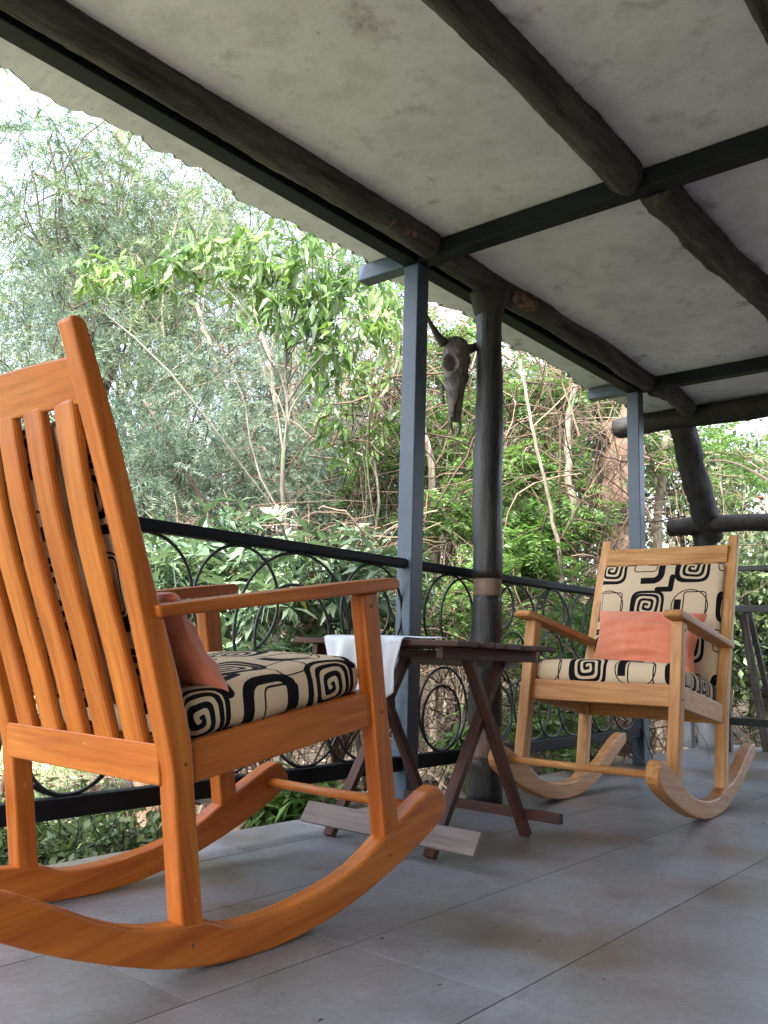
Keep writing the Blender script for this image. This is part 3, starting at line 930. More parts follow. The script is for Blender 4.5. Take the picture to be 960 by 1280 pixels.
# leaning on the back cushions, standing on the seat cushions
def lean(cy, roll, extra, up, fw):
    side = np.array([0, math.cos(roll), 0]) + BK * math.sin(roll)
    upv = unit(BK * math.cos(roll + 0) + np.array([0, -math.sin(roll), 0]) + E1 * extra)
    nrm = unit(np.cross(side, upv))
    side = np.cross(upv, nrm)
    o = np.array([-0.040, cy, 0.475]) + BK * up + BN * fw
    return o, (side, upv, nrm)
o_, a_ = lean(0.018, -0.05, -0.12, 0.108, 0.150)
pillow(o_, a_, 0.228, 0.145, 0.072, *C2[:2], 'coral cushion lying against the back of the tan far rocking chair', 3)
o_, a_ = lean(-0.070, 0.06, -0.42, 0.080, 0.092)
pillow(o_, a_, 0.19, 0.122, 0.05, *C1[:2], 'coral cushion peeking out beside the slats of the orange near rocking chair', 5)

# ================================================================== FOLDING TABLE
tb = empty('folding_table', (2.245, 1.70, 0))
tag(tb, 'dark brown slatted folding table between the two rocking chairs', 'table')
def T(x, y, z):
    return (x - 2.245, y - 1.70, z)
tw = M['table_wood']
for i in range(9):
    x = 1.995 + 0.0625 * i
    zz = 0.5915 - 0.0010 * i
    MB().box(T(x, 1.700 + 0.004 * rng.normal(), zz), (0.0255, 0.322, 0.0085)).build('slat', tw, tb, bevel=0.003, grain=(0, 1, 0))
for y in (1.448, 1.935):
    MB().bar(T(1.985, y, 0.5655), T(2.505, y, 0.5575), 0.022, 0.034).build('apron', tw, tb, bevel=0.002, grain=(1, 0, 0))
for y in (1.480, 1.862):
    MB().bar(T(2.155, y - 0.004, 0.565), T(2.500, y - 0.006, 0.004), 0.022, 0.036, (0, 1, 0)).build('leg', tw, tb, bevel=0.002, grain=(0.5, 0, -1))
    MB().bar(T(2.395, y + 0.022, 0.556), T(2.026, y + 0.020, 0.004), 0.022, 0.036, (0, 1, 0)).build('leg', tw, tb, bevel=0.002, grain=(0.5, 0, 1))
    MB().tube([T(2.273, y - 0.024, 0.373), T(2.273, y + 0.040, 0.373)], 0.006, 8).build('bolt', M['iron'], tb)
dv = unit(np.array([0.369, 0, 0.552]))
MB().box(T(1.988, 1.632, 0.072), (0.006, 0.318, 0.033), np.array([np.cross(dv, (0, 1, 0)), (0, 1, 0), dv])).build('foot_board', M['lit_wood'], tb, bevel=0.002, grain=(0, 1, 0))
MB().box(T(2.476, 1.640, 0.072), (0.011, 0.305, 0.015)).build('foot_bar', tw, tb, bevel=0.002, grain=(0, 1, 0))
MB().box(T(2.395, 1.68, 0.535), (0.013, 0.235, 0.013)).build('cross_bar', M['lit_wood'], tb, bevel=0.002, grain=(0, 1, 0))
MB().box(T(2.160, 1.68, 0.560), (0.013, 0.235, 0.012)).build('cross_bar', tw, tb, bevel=0.002, grain=(0, 1, 0))

def towel():
    n, m = 40, 46
    V_, F_ = [], []
    for i in range(n + 1):
        u = i / n
        y = 1.865 - 0.315 * u
        drop = 0.150 + 0.085 * math.sin(math.pi * min(1, 0.12 + 0.80 * u)) ** 1.3 + 0.006 * math.sin(11 * u)
        for j in range(m + 1):
            s = j / m * (0.17 + drop)
            fold = 0.016 * math.sin(15 * u + 0.6) + 0.008 * math.sin(31 * u + 2)
            if s < 0.165:
                p = (2.130 - s, y + 0.02 * (1 - s / 0.165) * math.sin(5 * u), 0.6055 + 0.003 * math.sin(9 * u + 20 * s) + 0.002)
            else:
                d = s - 0.165
                rr = 0.012
                a = min(d / rr, math.pi / 2)
                x = 1.965 - rr * math.sin(a)
                z = 0.6065 - rr * (1 - math.cos(a)) - max(0, d - rr * math.pi / 2)
                k = min(1, max(0, d) / 0.10)
                p = (x - 0.004 - 0.010 * k + fold * k, y - 0.045 * k * (0.5 - u) * 2 * 0.6 + 0.010 * k * math.sin(9 * u), z)
            V_.append(p)
    for i in range(n):
        for j in range(m):
            a = i * (m + 1) + j
            F_.append((a, a + 1, a + m + 2, a + m + 1))
    q = MB()
    q.add(V_, F_)
    tag(q.build('cloth', M['towel'], smooth=True, solid=0.002), 'white cloth with teal print hanging over the folding table edge', 'cloth')
towel()

# ================================================================== SKULL ON THE COLUMN
def skull():
    e = empty('cow_skull', (2.81, 1.995, 1.43))
    tag(e, 'weathered cattle skull with horns hanging beside the log column', 'skull')
    fn = unit(np.array([-0.30, -0.95, 0.05]))       # the forehead looks this way
    dn = np.array([0.0, 0.0, -1.0])
    fn = unit(fn - dn * fn.dot(dn))
    sd_ = np.cross(fn, dn)
    top = np.array([0.0, 0.0, 0.455])
    prof = [(0.0, 0.030, 0.030), (0.012, 0.070, 0.052), (0.05, 0.088, 0.064), (0.10, 0.092, 0.072), (0.15, 0.090, 0.074), (0.19, 0.076, 0.068), (0.23, 0.062, 0.060), (0.28, 0.052, 0.052), (0.33, 0.046, 0.042), (0.37, 0.042, 0.032), (0.40, 0.034, 0.022), (0.41, 0.012, 0.008)]
    s0 = np.array([p[0] for p in prof])
    n, k = 64, 72
    V_ = []
    for i in range(n):
        s = i / (n - 1) * 0.41
        wx = np.interp(s, s0, [p[1] for p in prof])
        wd = np.interp(s, s0, [p[2] for p in prof])
        for j in range(k):
            a = j / k * 2 * math.pi
            ca, sa = math.cos(a), math.sin(a)
            f = 1.0
            for sg in (1, -1):                          # eye sockets, deep hollows at the sides
                da = (a - (sg * 0.95 if sg > 0 else 2 * math.pi - 0.95))
                q = ((s - 0.145) / 0.034) ** 2 + (da / 0.50) ** 2
                f -= 0.80 * math.exp(-q ** 4)
                rim = abs(math.sqrt(q) - 1.25)
                f += 0.09 * math.exp(-(rim / 0.22) ** 2)
                da2 = (a - (1.75 if sg > 0 else 2 * math.pi - 1.75))   # temple hollow
                f -= 0.30 * math.exp(-((s - 0.075) / 0.03) ** 2 - (da2 / 0.4) ** 2)
                da3 = (a - (1.25 if sg > 0 else 2 * math.pi - 1.25))   # cheek ridge
                f += 0.14 * math.exp(-((s - 0.205) / 0.018) ** 2 - (da3 / 0.35) ** 2)
            q = ((s - 0.362) / 0.042) ** 2 + (min(a, 2 * math.pi - a) / 0.50) ** 2
            f -= 0.80 * math.exp(-q ** 2)                # nose opening
            f += 0.018 * math.sin(7 * a + 40 * s) + 0.012 * math.sin(13 * a - 90 * s) + 0.010 * rng.normal() - 0.10 * math.exp(-(min(a, 2 * math.pi - a) / 0.10) ** 2) * (s > 0.2)
            V_.append(top + dn * s + (fn * ca * wd + sd_ * sa * wx) * f)
    F_ = [(i * k + j, i * k + (j + 1) % k, (i + 1) * k + (j + 1) % k, (i + 1) * k + j) for i in range(n - 1) for j in range(k)]
    F_ += [tuple(range(k - 1, -1, -1)), tuple((n - 1) * k + j for j in range(k))]
    V_ = [top + (np.asarray(p) - top) * np.array([0.80, 0.80, 1.0]) for p in V_]
    q = MB()
    q.add(V_, F_)
    q.build('cranium', M['bone'], e, smooth=True)
    for sg in (1, -1):
        st = top + dn * 0.04 + sd_ * sg * 0.075
        pts = [st + sd_ * sg * (0.10 * t + 0.05 * t * t) - dn * (0.02 * t + 0.11 * t * t) + fn * 0.03 * t for t in np.linspace(0, 1, 12)]
        MB().tube(pts, np.linspace(0.026, 0.004, 12), 12, True, 0.03).build('horn', M['horn'], e, smooth=True)
        pr = top + dn * 0.385 + sd_ * sg * 0.020
        pts = [pr + dn * 0.085 * t + sd_ * sg * 0.014 * math.sin(math.pi * t) - sd_ * sg * 0.010 * t + fn * 0.012 * t for t in np.linspace(0, 1, 9)]
        MB().tube(pts, np.linspace(0.011, 0.006, 9), 8, True, 0.05).build('jaw_prong', M['bone'], e, smooth=True)
        hp = top + dn * 0.145 + sd_ * sg * 0.046 + fn * 0.024
        for i in range(6):
            p = top + dn * (0.235 + 0.017 * i) + sd_ * sg * 0.046 - fn * (0.034 - 0.002 * i)
            MB().tube([p, p - fn * 0.010 + sd_ * sg * 0.004, p - fn * 0.024 + sd_ * sg * 0.006], (0.0075, 0.0075, 0.004), 7).build('tooth', M['bone'], e, smooth=True)
    e.scale = (0.86, 0.86, 0.88)
    e.location.z += 0.025
    MB().tube([top + dn * 0.03 - fn * 0.03, top - dn * 0.03 + np.array([0.05, -0.03, 0]), top - dn * 0.01 + np.array([0.075, -0.062, 0])], 0.0025, 6).build('wire', M['wire'], e)
skull()


# ================================================================== GARDEN
class Leaves:
    """many small leaf faces collected as arrays, one mesh"""
    def __init__(self):
        self.v, self.t, self.tint, self.n = [], [], [], 0
    def _put(self, V, tris, tint):
        m, k = V.shape[0], V.shape[1]
        idx = np.arange(m)[:, None, None] * k + np.asarray(tris)[None] + self.n
        self.v.append(V.reshape(-1, 3))
        self.t.append(idx.reshape(-1, 3))
        self.tint.append(np.repeat(tint, k))
        self.n += m * k
    def add(self, P, D, N, L, Wd, tint, shape='broad', curl=0.15):
        P, D = np.asarray(P, float), unit(D)
        m = len(P)
        L = np.broadcast_to(np.asarray(L, float), (m,))[:, None]
        Wd = np.broadcast_to(np.asarray(Wd, float), (m,))[:, None]
        tint = np.clip(np.broadcast_to(np.asarray(tint, float), (m,)), 0, 1)
        Sd = unit(np.cross(D, N))
        Nn = np.cross(Sd, D)
        if shape == 'needle':
            V = np.stack([P - Sd * Wd / 2, P + Sd * Wd / 2, P + D * L], 1)
            self._put(V, [(0, 1, 2)], tint)
        elif shape == 'quad':
            V = np.stack([P, P + D * L * 0.45 + Sd * Wd / 2, P + D * L - Nn * L * curl, P + D * L * 0.45 - Sd * Wd / 2], 1)
            self._put(V, [(0, 1, 2), (0, 2, 3)], tint)
        else:
            mid = P + D * L * 0.45
            V = np.stack([P, mid + Sd * Wd / 2 + Nn * Wd * 0.16, mid - Nn * Wd * 0.04, mid - Sd * Wd / 2 + Nn * Wd * 0.16, P + D * L - Nn * L * curl], 1)
            self._put(V, [(0, 1, 2), (0, 2, 3), (1, 4, 2), (2, 4, 3)], tint)
    def tube(self, paths, r0, r1, tint):
        """paths (m, n, 3): thin three-sided twigs"""
        paths = np.asarray(paths, float)
        m, n, _ = paths.shape
        tg = unit(np.gradient(paths, axis=1))
        a = unit(np.cross(tg, np.array([0.37, 0.61, 0.70])))
        b = np.cross(tg, a)
        r0 = np.broadcast_to(np.asarray(r0, float), (m,))
        r1 = np.broadcast_to(np.asarray(r1, float), (m,))
        rr = r0[:, None] + (r1 - r0)[:, None] * np.linspace(0, 1, n)[None]
        ang = np.array([0, 2.094, 4.189])
        V = paths[:, :, None, :] + rr[:, :, None, None] * (np.cos(ang)[None, None, :, None] * a[:, :, None, :] + np.sin(ang)[None, None, :, None] * b[:, :, None, :])
        V = V.reshape(m, n * 3, 3)
        tris = []
        for i in range(n - 1):
            for j in range(3):
                j2 = (j + 1) % 3
                tris += [(i * 3 + j, i * 3 + j2, i * 3 + 3 + j2), (i * 3 + j, i * 3 + 3 + j2, i * 3 + 3 + j)]
        self._put(V, tris, np.clip(np.broadcast_to(np.asarray(tint, float), (m,)), 0, 1))
    def build(self, name, mat, parent=None, loc=(0, 0, 0)):
        V = (np.concatenate(self.v) - np.asarray(loc)).astype(np.float32)
        Tr = np.concatenate(self.t).astype(np.int32)
        me = bpy.data.meshes.new(name)
        me.vertices.add(len(V))
        me.vertices.foreach_set('co', V.ravel())
        me.loops.add(Tr.size)
        me.loops.foreach_set('vertex_index', Tr.ravel())
        me.polygons.add(len(Tr))
        me.polygons.foreach_set('loop_start', np.arange(0, Tr.size, 3, dtype=np.int32))
        me.update(calc_edges=True)
        a = me.attributes.new('tint', 'FLOAT', 'POINT')
        a.data.foreach_set('value', np.concatenate(self.tint).astype(np.float32))
        me.materials.append(M[mat])
        return link(name, me, parent)

def rdir(n, zb=0.0, zs=1.0):
    d = rng.normal(size=(n, 3))
    d[:, 2] = d[:, 2] * zs + zb
    return unit(d)

def gz(p):
    return float(ground_z(np.array(p[0]), np.array(p[1])))

def limb_path(a, b, n=10, wob=0.08, sag=0.0):
    a, b = np.asarray(a, float), np.asarray(b, float)
    t = np.linspace(0, 1, n)[:, None]
    L = np.linalg.norm(b - a)
    o = rng.normal(size=(4, 3)) * wob * L
    p = a + (b - a) * t + o[0] * np.sin(math.pi * t) + 0.5 * o[1] * np.sin(2 * math.pi * t) + 0.3 * o[2] * np.sin(3 * math.pi * t)
    p[:, 2] -= sag * L * np.sin(math.pi * t[:, 0])
    return p

def root_of(p, dx=0.0, dy=0.0):
    q = np.array([p[0] + dx, p[1] + dy, 0.0])
    q[2] = gz(q) - 0.08
    return q

def make_tree(name, base, clusters, spread, kind_, label, group, bark, leafm, trunk_r=0.05, per=20, size=1.0, fork=0.55, cat='tree'):
    """base on the ground, clusters = points the limbs reach, foliage gathers round them"""
    e = empty(name, tuple(base))
    tag(e, label, cat, group)
    cl = np.asarray(clusters, float)
    cen = cl.mean(0)
    tr = MB()
    fk = base + (cen - base) * fork + rng.normal(size=3) * 0.1
    tp = limb_path(base, fk, 12, 0.03)
    top = cl[np.argmax(cl[:, 2])]
    tp2 = limb_path(fk, top, 10, 0.05)
    full = np.concatenate([tp, tp2[1:]])
    tr.tube(full - base, np.linspace(trunk_r, trunk_r * 0.18, len(full)), 9, True, 0.04)
    limbs = []
    for c in cl:
        i = rng.integers(len(full) // 3, len(full) - 2)
        q = full[i]
        p = limb_path(q, c, 8, 0.07, -0.04)
        limbs.append(p)
        r = trunk_r * 0.45 * (1 - 0.6 * i / len(full))
        tr.tube(p - base, np.linspace(r, r * 0.25, 8), 5, False, 0.03)
    tr.build('trunk', M[bark], e, smooth=True)
    lf = Leaves()
    n = len(cl) * per
    k = np.repeat(np.arange(len(cl)), per)
    P = cl[k] + rng.normal(size=(n, 3)) * spread * np.array([1, 1, 0.75])
    tone = np.repeat(rng.uniform(0.15, 0.85, len(cl)), per) + rng.normal(size=n) * 0.08
    if kind_ == 'feather':
        D = unit(unit(P - cl[k]) * 0.8 + rdir(n) * 0.8 + np.array([0, 0, -0.25]))
        npair = 13
        LR = rng.uniform(0.20, 0.36, n) * size
        s = np.linspace(0.12, 1.0, npair)
        side = unit(np.cross(D, rdir(n)))
        base_p = P[:, None, :] + D[:, None, :] * (LR[:, None] * s[None])[..., None]
        base_p[..., 2] -= (LR[:, None] * 0.35 * s[None] ** 2)
        for sg in (-1, 1):
            dd = side[:, None, :] * sg + D[:, None, :] * 0.55 + rng.normal(size=(n, npair, 3)) * 0.22
            ll = (0.085 * size * (1 - 0.55 * s))[None] * rng.uniform(0.7, 1.2, (n, npair))
            lf.add(base_p.reshape(-1, 3), dd.reshape(-1, 3), rdir(n * npair), ll.ravel(), 0.0085 * size, np.repeat(tone, npair) + rng.normal(size=n * npair) * 0.10, 'needle')
        tw = np.stack([P, P + D * (LR * 0.5)[:, None], P + D * LR[:, None] - np.array([0, 0, 1]) * (LR * 0.35)[:, None]], 1)
        lf.tube(tw, 0.0025, 0.0012, tone * 0.4)
    elif kind_ == 'broad':
        tips = P
        D = unit(rdir(n) * 0.75 + np.array([0, 0, -0.65]))
        m = 9
        st = unit(rdir(n) + np.array([0, 0, 0.1]))
        bp = tips[:, None, :] + st[:, None, :] * (np.linspace(-0.10, 0.10, m) * size)[None, :, None] + rng.normal(size=(n, m, 3)) * 0.015
        dd = unit(D[:, None, :] * 0.8 + rng.normal(size=(n, m, 3)) * 0.55 + np.array([0, 0, -0.35]))
        nn = unit(rng.normal(size=(n * m, 3)) * 0.6 + np.array([0, 0, 1.0]))
        lf.add(bp.reshape(-1, 3), dd.reshape(-1, 3), nn, rng.uniform(0.085, 0.15, n * m) * size, rng.uniform(0.028, 0.042, n * m) * size, np.repeat(tone, m) + rng.normal(size=n * m) * 0.2, 'broad', 0.22)
        lf.tube(np.stack([tips - st * 0.12 * size, tips, tips + st * 0.11 * size], 1), 0.004, 0.002, 0.0)
    elif kind_ == 'fern':
        D = unit(rdir(n, 0.0, 0.4) + np.array([0, 0, -0.05]))
        npair = 8
        LR = rng.uniform(0.15, 0.27, n) * size
        s = np.linspace(0.2, 1.0, npair)
        side = unit(np.cross(D, np.array([0, 0, 1.0]) + rng.normal(size=(n, 3)) * 0.3))
        bp = P[:, None, :] + D[:, None, :] * (LR[:, None] * s[None])[..., None]
        bp[..., 2] -= LR[:, None] * 0.30 * s[None] ** 2
        up = unit(np.cross(side, D))
        for sg in (-1, 1):
            dd = side[:, None, :] * sg + D[:, None, :] * 0.45 + rng.normal(size=(n, npair, 3)) * 0.18
            ll = (0.070 * size * (1 - 0.4 * s))[None] * rng.uniform(0.8, 1.2, (n, npair))
            nn = np.repeat(up, npair, 0) + rng.normal(size=(n * npair, 3)) * 0.3
            lf.add(bp.reshape(-1, 3), dd.reshape(-1, 3), nn, ll.ravel(), ll.ravel() * 0.36, np.repeat(tone, npair) + rng.normal(size=n * npair) * 0.14, 'quad', 0.15)
        lf.tube(np.stack([P, P + D * (LR * 0.5)[:, None] - np.array([0, 0, 1]) * (LR * 0.08)[:, None], P + D * LR[:, None] - np.array([0, 0, 1]) * (LR * 0.30)[:, None]], 1), 0.002, 0.001, tone * 0.5)
    elif kind_ == 'whorl':
        m = 9
        ax = unit(rdir(n) * 0.55 + np.array([0, 0, 1.0]))
        e1 = unit(np.cross(ax, rdir(n)))
        e2 = np.cross(ax, e1)
        th = (np.arange(m) / m * 2 * math.pi)[None] + rng.uniform(0, 6, n)[:, None]
        th = th + rng.normal(size=(n, m)) * 0.2
        el = rng.normal(size=(n, m)) * 0.35 - 0.05
        dd = (np.cos(th)[..., None] * e1[:, None] + np.sin(th)[..., None] * e2[:, None]) * np.cos(el)[..., None] + ax[:, None] * np.sin(el)[..., None]
        bp = np.repeat(P[:, None, :], m, 1) + dd * 0.008
        nn = np.repeat(ax, m, 0) + rng.normal(size=(n * m, 3)) * 0.25
        L_ = rng.uniform(0.075, 0.125, n * m) * size
        tn = np.repeat(tone, m) * 0.9 + rng.normal(size=n * m) * 0.14
        tn = np.minimum(tn, 0.9)
        tn[rng.random(n * m) < 0.006] = 1.0
        lf.add(bp.reshape(-1, 3), dd.reshape(-1, 3), nn, L_, L_ * rng.uniform(0.25, 0.34, n * m), tn, 'broad', 0.12)
        lf.tube(np.stack([P - ax * 0.16, P - ax * 0.08, P], 1), 0.003, 0.0025, 0.05)
    elif kind_ == 'small':
        m = 12
        st = rdir(n)
        bp = P[:, None, :] + st[:, None, :] * (np.linspace(-0.16, 0.16, m) * size)[None, :, None] + rng.normal(size=(n, m, 3)) * 0.02
        dd = rdir(n * m, -0.3)
        L_ = rng.uniform(0.035, 0.065, n * m) * size
        lf.add(bp.reshape(-1, 3), dd, rdir(n * m, 0.8), L_, L_ * 0.5, np.repeat(tone, m) + rng.normal(size=n * m) * 0.2, 'quad', 0.1)
        lf.tube(np.stack([P - st * 0.17 * size, P, P + st * 0.16 * size], 1), 0.003, 0.0015, 0.0)
    lf.build('crown', leafm, e, tuple(base))
    return e

def blob(px, py, d, rx, ry, rd, n):
    """n points spread through an uneven ball: rx, ry, rd half sizes in metres"""
    c = at(px, py, d)
    p = rdir(n) * (rng.random(n) ** 0.45)[:, None] * np.array([rx, rx * 0.5 + rd * 0.5, ry])
    return c + p

# ---- feathery grey-green trees
GF = 'feathery trees beyond the railing'
F = [
 (70, 470, 7.5, 1.1, 1.2, 1.0, 40, 22, 'leaf_feather_b', 'bark_dark', 'feathery grey-green tree behind the top of the near rocking chair'),
 (130, 250, 9.0, 1.3, 1.1, 1.2, 46, 20, 'leaf_feather', 'bark_dark', 'tall thin feathery tree against the white sky below the eave'),
 (250, 420, 8.6, 1.5, 1.5, 1.2, 52, 22, 'leaf_feather', 'bark_pale', 'feathery tree with pale stems behind the bright drooping leaves'),
 (210, 560, 6.6, 0.9, 0.75, 0.8, 40, 22, 'leaf_feather_b', 'bark_dark', 'low feathery tree just above the railing beside the near rocking chair'),
 (330, 540, 7.6, 0.9, 0.8, 0.9, 36, 22, 'leaf_feather_b', 'bark_dark', 'bluish feathery tree with dark stems in the middle of the thicket'),
 (410, 610, 6.8, 0.62, 0.42, 0.6, 22, 20, 'leaf_feather_b', 'bark_dark', 'small bluish feathery tree above the railing near the square steel post'),
 (420, 330, 10.5, 1.5, 1.6, 1.3, 40, 20, 'leaf_feather', 'bark_pale', 'tall pale feathery tree behind the eave and the nearer beam stub'),
 (200, 330, 11.0, 1.7, 1.4, 1.2, 50, 20, 'leaf_feather', 'bark_pale', 'hazy feathery tree farther back above the bright drooping leaves'),
 (10, 420, 10.5, 0.8, 0.8, 1.0, 18, 14, 'leaf_feather', 'bark_dark', 'sparse feathery tree at the picture edge against the sky'),
]
for i, (px, py, d, rx, ry, rd, nc, per, lm, bk, lab) in enumerate(F):
    cl = blob(px, py, d, rx, ry, rd, nc)
    base = root_of(at(px + rng.uniform(-30, 30), py, d))
    make_tree('feathery_tree', base, cl, 0.17 * d / 7.5, 'feather', lab, GF, bk, lm, 0.045 + 0.01 * (i % 3), int(per * 1.25), 0.95 * d / 7.5)

# ---- bright tree with drooping leaves
cl = np.array([at(x, y, d) for x, y, d in ((120, 352, 5.6), (150, 340, 5.5), (185, 345, 5.4), (215, 328, 5.4), (252, 318, 5.3), (285, 322, 5.4), (312, 300, 5.3), (340, 330, 5.3), (330, 372, 5.4), (365, 352, 5.2), (352, 402, 5.3), (395, 330, 5.2), (415, 365, 5.2), (440, 345, 5.1), (398, 405, 5.2), (425, 425, 5.2), (455, 395, 5.0), (470, 372, 5.1), (305, 345, 5.6), (410, 455, 5.4), (480, 400, 4.9), (380, 300, 5.4))])
make_tree('broadleaf_tree', root_of(at(470, 700, 5.2)), cl, 0.085, 'broad', 'bright green tree with drooping leaves under the eave', None, 'bark_grey', 'leaf_bright', 0.022, 7, 1.0, 0.72)
cl = np.array([at(x, y, d) for x, y, d in ((420, 470, 6.0), (440, 500, 6.1), (470, 470, 6.0), (400, 520, 6.0), (475, 425, 5.8), (490, 520, 6.0), (450, 545, 6.1), (430, 560, 6.0))])
make_tree('broadleaf_sapling', root_of(at(450, 700, 6.0)), cl, 0.10, 'broad', 'green leafy sapling left of the square steel post, mid height', None, 'bark_pale', 'leaf_bright', 0.02, 8, 0.8, 0.6)

# ---- glossy-leaved shrubs behind the near railing bay
GS = 'glossy shrubs along the railing'
for i, (px, py, d, rx, ry, rd, nc, lab) in enumerate((
    (215, 735, 3.9, 0.42, 0.30, 0.35, 34, 'grey-green glossy shrub showing between armrest and slatted back of the near rocking chair'),
    (300, 720, 4.3, 0.45, 0.28, 0.4, 34, 'glossy whorled shrub behind the first full ring of the railing'),
    (385, 755, 3.7, 0.40, 0.32, 0.32, 36, 'glossy whorled shrub behind the cloth on the folding table'),
    (450, 735, 4.6, 0.40, 0.26, 0.4, 26, 'glossy shrub behind the railing next to the square steel post'),
    (330, 850, 3.5, 0.40, 0.20, 0.3, 26, 'low glossy shrub below the seat of the near rocking chair'),
    (10, 800, 3.9, 0.5, 0.40, 0.4, 30, 'glossy shrub behind the slats of the near rocking chair at the picture edge'))):
    cl = blob(px, py, d, rx, ry, rd, nc)
    make_tree('glossy_shrub', root_of(at(px, py, d)), cl, 0.07, 'whorl', lab, GS, 'bark_brown', 'leaf_gloss', 0.018, 4, 1.0, 0.5, 'shrub')
for i, (px, py, d, lab) in enumerate(((345, 1008, 3.05, 'small leafy plant at the floor edge under the near rocker tip'), (385, 1000, 3.1, 'small leafy plant at the floor edge behind the foot board of the folding table'), (575, 950, 3.55, 'small leafy plant below the bottom rail between steel post and log column'))):
    cl = blob(px, py, d, 0.14, 0.08, 0.1, 7)
    make_tree('edge_plant', root_of(at(px, py, d)), cl, 0.035, 'whorl', lab, 'plants at the floor edge', 'bark_brown', 'leaf_fern', 0.006, 3, 0.85, 0.5, 'plant')

# ---- bright fern-leaved shrubs and saplings on the far side
GB = 'bright green saplings in the thicket'
for i, (px, py, d, rx, ry, rd, nc, per, sz, lab) in enumerate((
    (655, 570, 6.2, 0.35, 0.22, 0.4, 14, 12, 1.0, 'bright fern-leaved sapling beside the log column at half height'),
    (700, 655, 6.0, 0.42, 0.18, 0.3, 17, 12, 1.0, 'bright fern-leaved sapling above the railing before the far steel post'),
    (660, 705, 5.4, 0.34, 0.22, 0.3, 16, 12, 0.9, 'bright fern-leaved sapling low behind the railing beside the log column'),
    (560, 640, 6.0, 0.25, 0.30, 0.3, 12, 10, 0.9, 'bright sapling in the gap between square steel post and log column'),
    (560, 760, 5.0, 0.26, 0.22, 0.3, 12, 10, 0.8, 'light green sapling behind the rings in the gap left of the log column'),
    (690, 790, 4.9, 0.40, 0.20, 0.3, 18, 11, 0.9, 'bright green shrub behind the armrest of the far rocking chair'),
    (680, 890, 4.6, 0.36, 0.18, 0.3, 14, 10, 0.9, 'green shrub below the seat of the far rocking chair'),
    (680, 495, 7.4, 0.42, 0.22, 0.4, 14, 12, 1.0, 'green sapling below the eave between log column and far steel post'),
    (560, 430, 7.5, 0.50, 0.45, 0.5, 16, 12, 1.1, 'green foliage tree behind the cattle skull'),
    (470, 600, 6.6, 0.30, 0.40, 0.3, 16, 12, 0.9, 'green sapling rising above the railing left of the square steel post'),
    (640, 640, 6.9, 0.45, 0.30, 0.4, 18, 12, 1.0, 'green sapling right behind the log column above the railing'),
    (620, 500, 7.2, 0.40, 0.30, 0.4, 16, 12, 1.0, 'green sapling just right of the log column below the eave'),
    (735, 495, 8.0, 0.40, 0.22, 0.4, 14, 12, 1.0, 'green sapling under the eave next to the far steel post'),
    (830, 760, 7.6, 0.45, 0.40, 0.4, 18, 12, 1.0, 'green shrub behind the back of the far rocking chair'),
    (945, 870, 7.2, 0.45, 0.25, 0.4, 14, 12, 1.0, 'low green shrub behind the bottom rail of the end fence'),
    (545, 560, 6.6, 0.24, 0.40, 0.3, 14, 11, 0.9, 'tall green sapling in the gap below the cattle skull'),
    (845, 560, 7.5, 0.40, 0.25, 0.4, 9, 8, 1.0, 'green sapling beside the slanting log strut'),
    (930, 580, 7.8, 0.40, 0.35, 0.4, 9, 8, 1.0, 'green sapling at the picture edge above the log rail'),
    (945, 770, 8.0, 0.5, 0.5, 0.5, 18, 11, 1.0, 'green shrub behind the end fence'))):
    cl = blob(px, py, d, rx, ry, rd, nc)
    make_tree('green_sapling', root_of(at(px + rng.uniform(-15, 15), py, d)), cl, 0.09, 'fern', lab, GB, 'bark_pale', 'leaf_fern', 0.016, per, sz, 0.55)

# ---- small-leaved dark trees whose gaps show the sky
GD = 'dark small-leaved trees at the back'
for i, (px, py, d, rx, ry, rd, nc, per, lab) in enumerate((
    (880, 600, 10.0, 1.5, 0.9, 1.0, 44, 12, 'dark small-leaved tree with sky gaps behind the slanting log strut'),
    (950, 760, 7.0, 0.40, 0.50, 0.4, 34, 14, 'dark small-leaved bush close behind the end fence at the picture edge'),
    (690, 560, 10.0, 1.5, 1.1, 1.0, 70, 16, 'dark small-leaved tree with sky gaps between log column and far steel post'),
    (560, 560, 10.5, 1.2, 1.3, 1.0, 56, 16, 'dark small-leaved tree seen behind the cattle skull and log column'),
    (420, 560, 11.5, 1.5, 1.2, 1.0, 38, 12, 'small-leaved tree with sky specks behind the bluish feathery trees'),
    (240, 630, 11.5, 1.8, 0.8, 1.0, 38, 12, 'small-leaved tree low behind the feathery trees above the railing'))):
    cl = blob(px, py, d, rx, ry, rd, nc)
    make_tree('small_leaved_tree', root_of(at(px, py, d)), cl, 0.20, 'small', lab, GD, 'bark_dark', 'leaf_dark', 0.06, per, 1.5, 0.5)

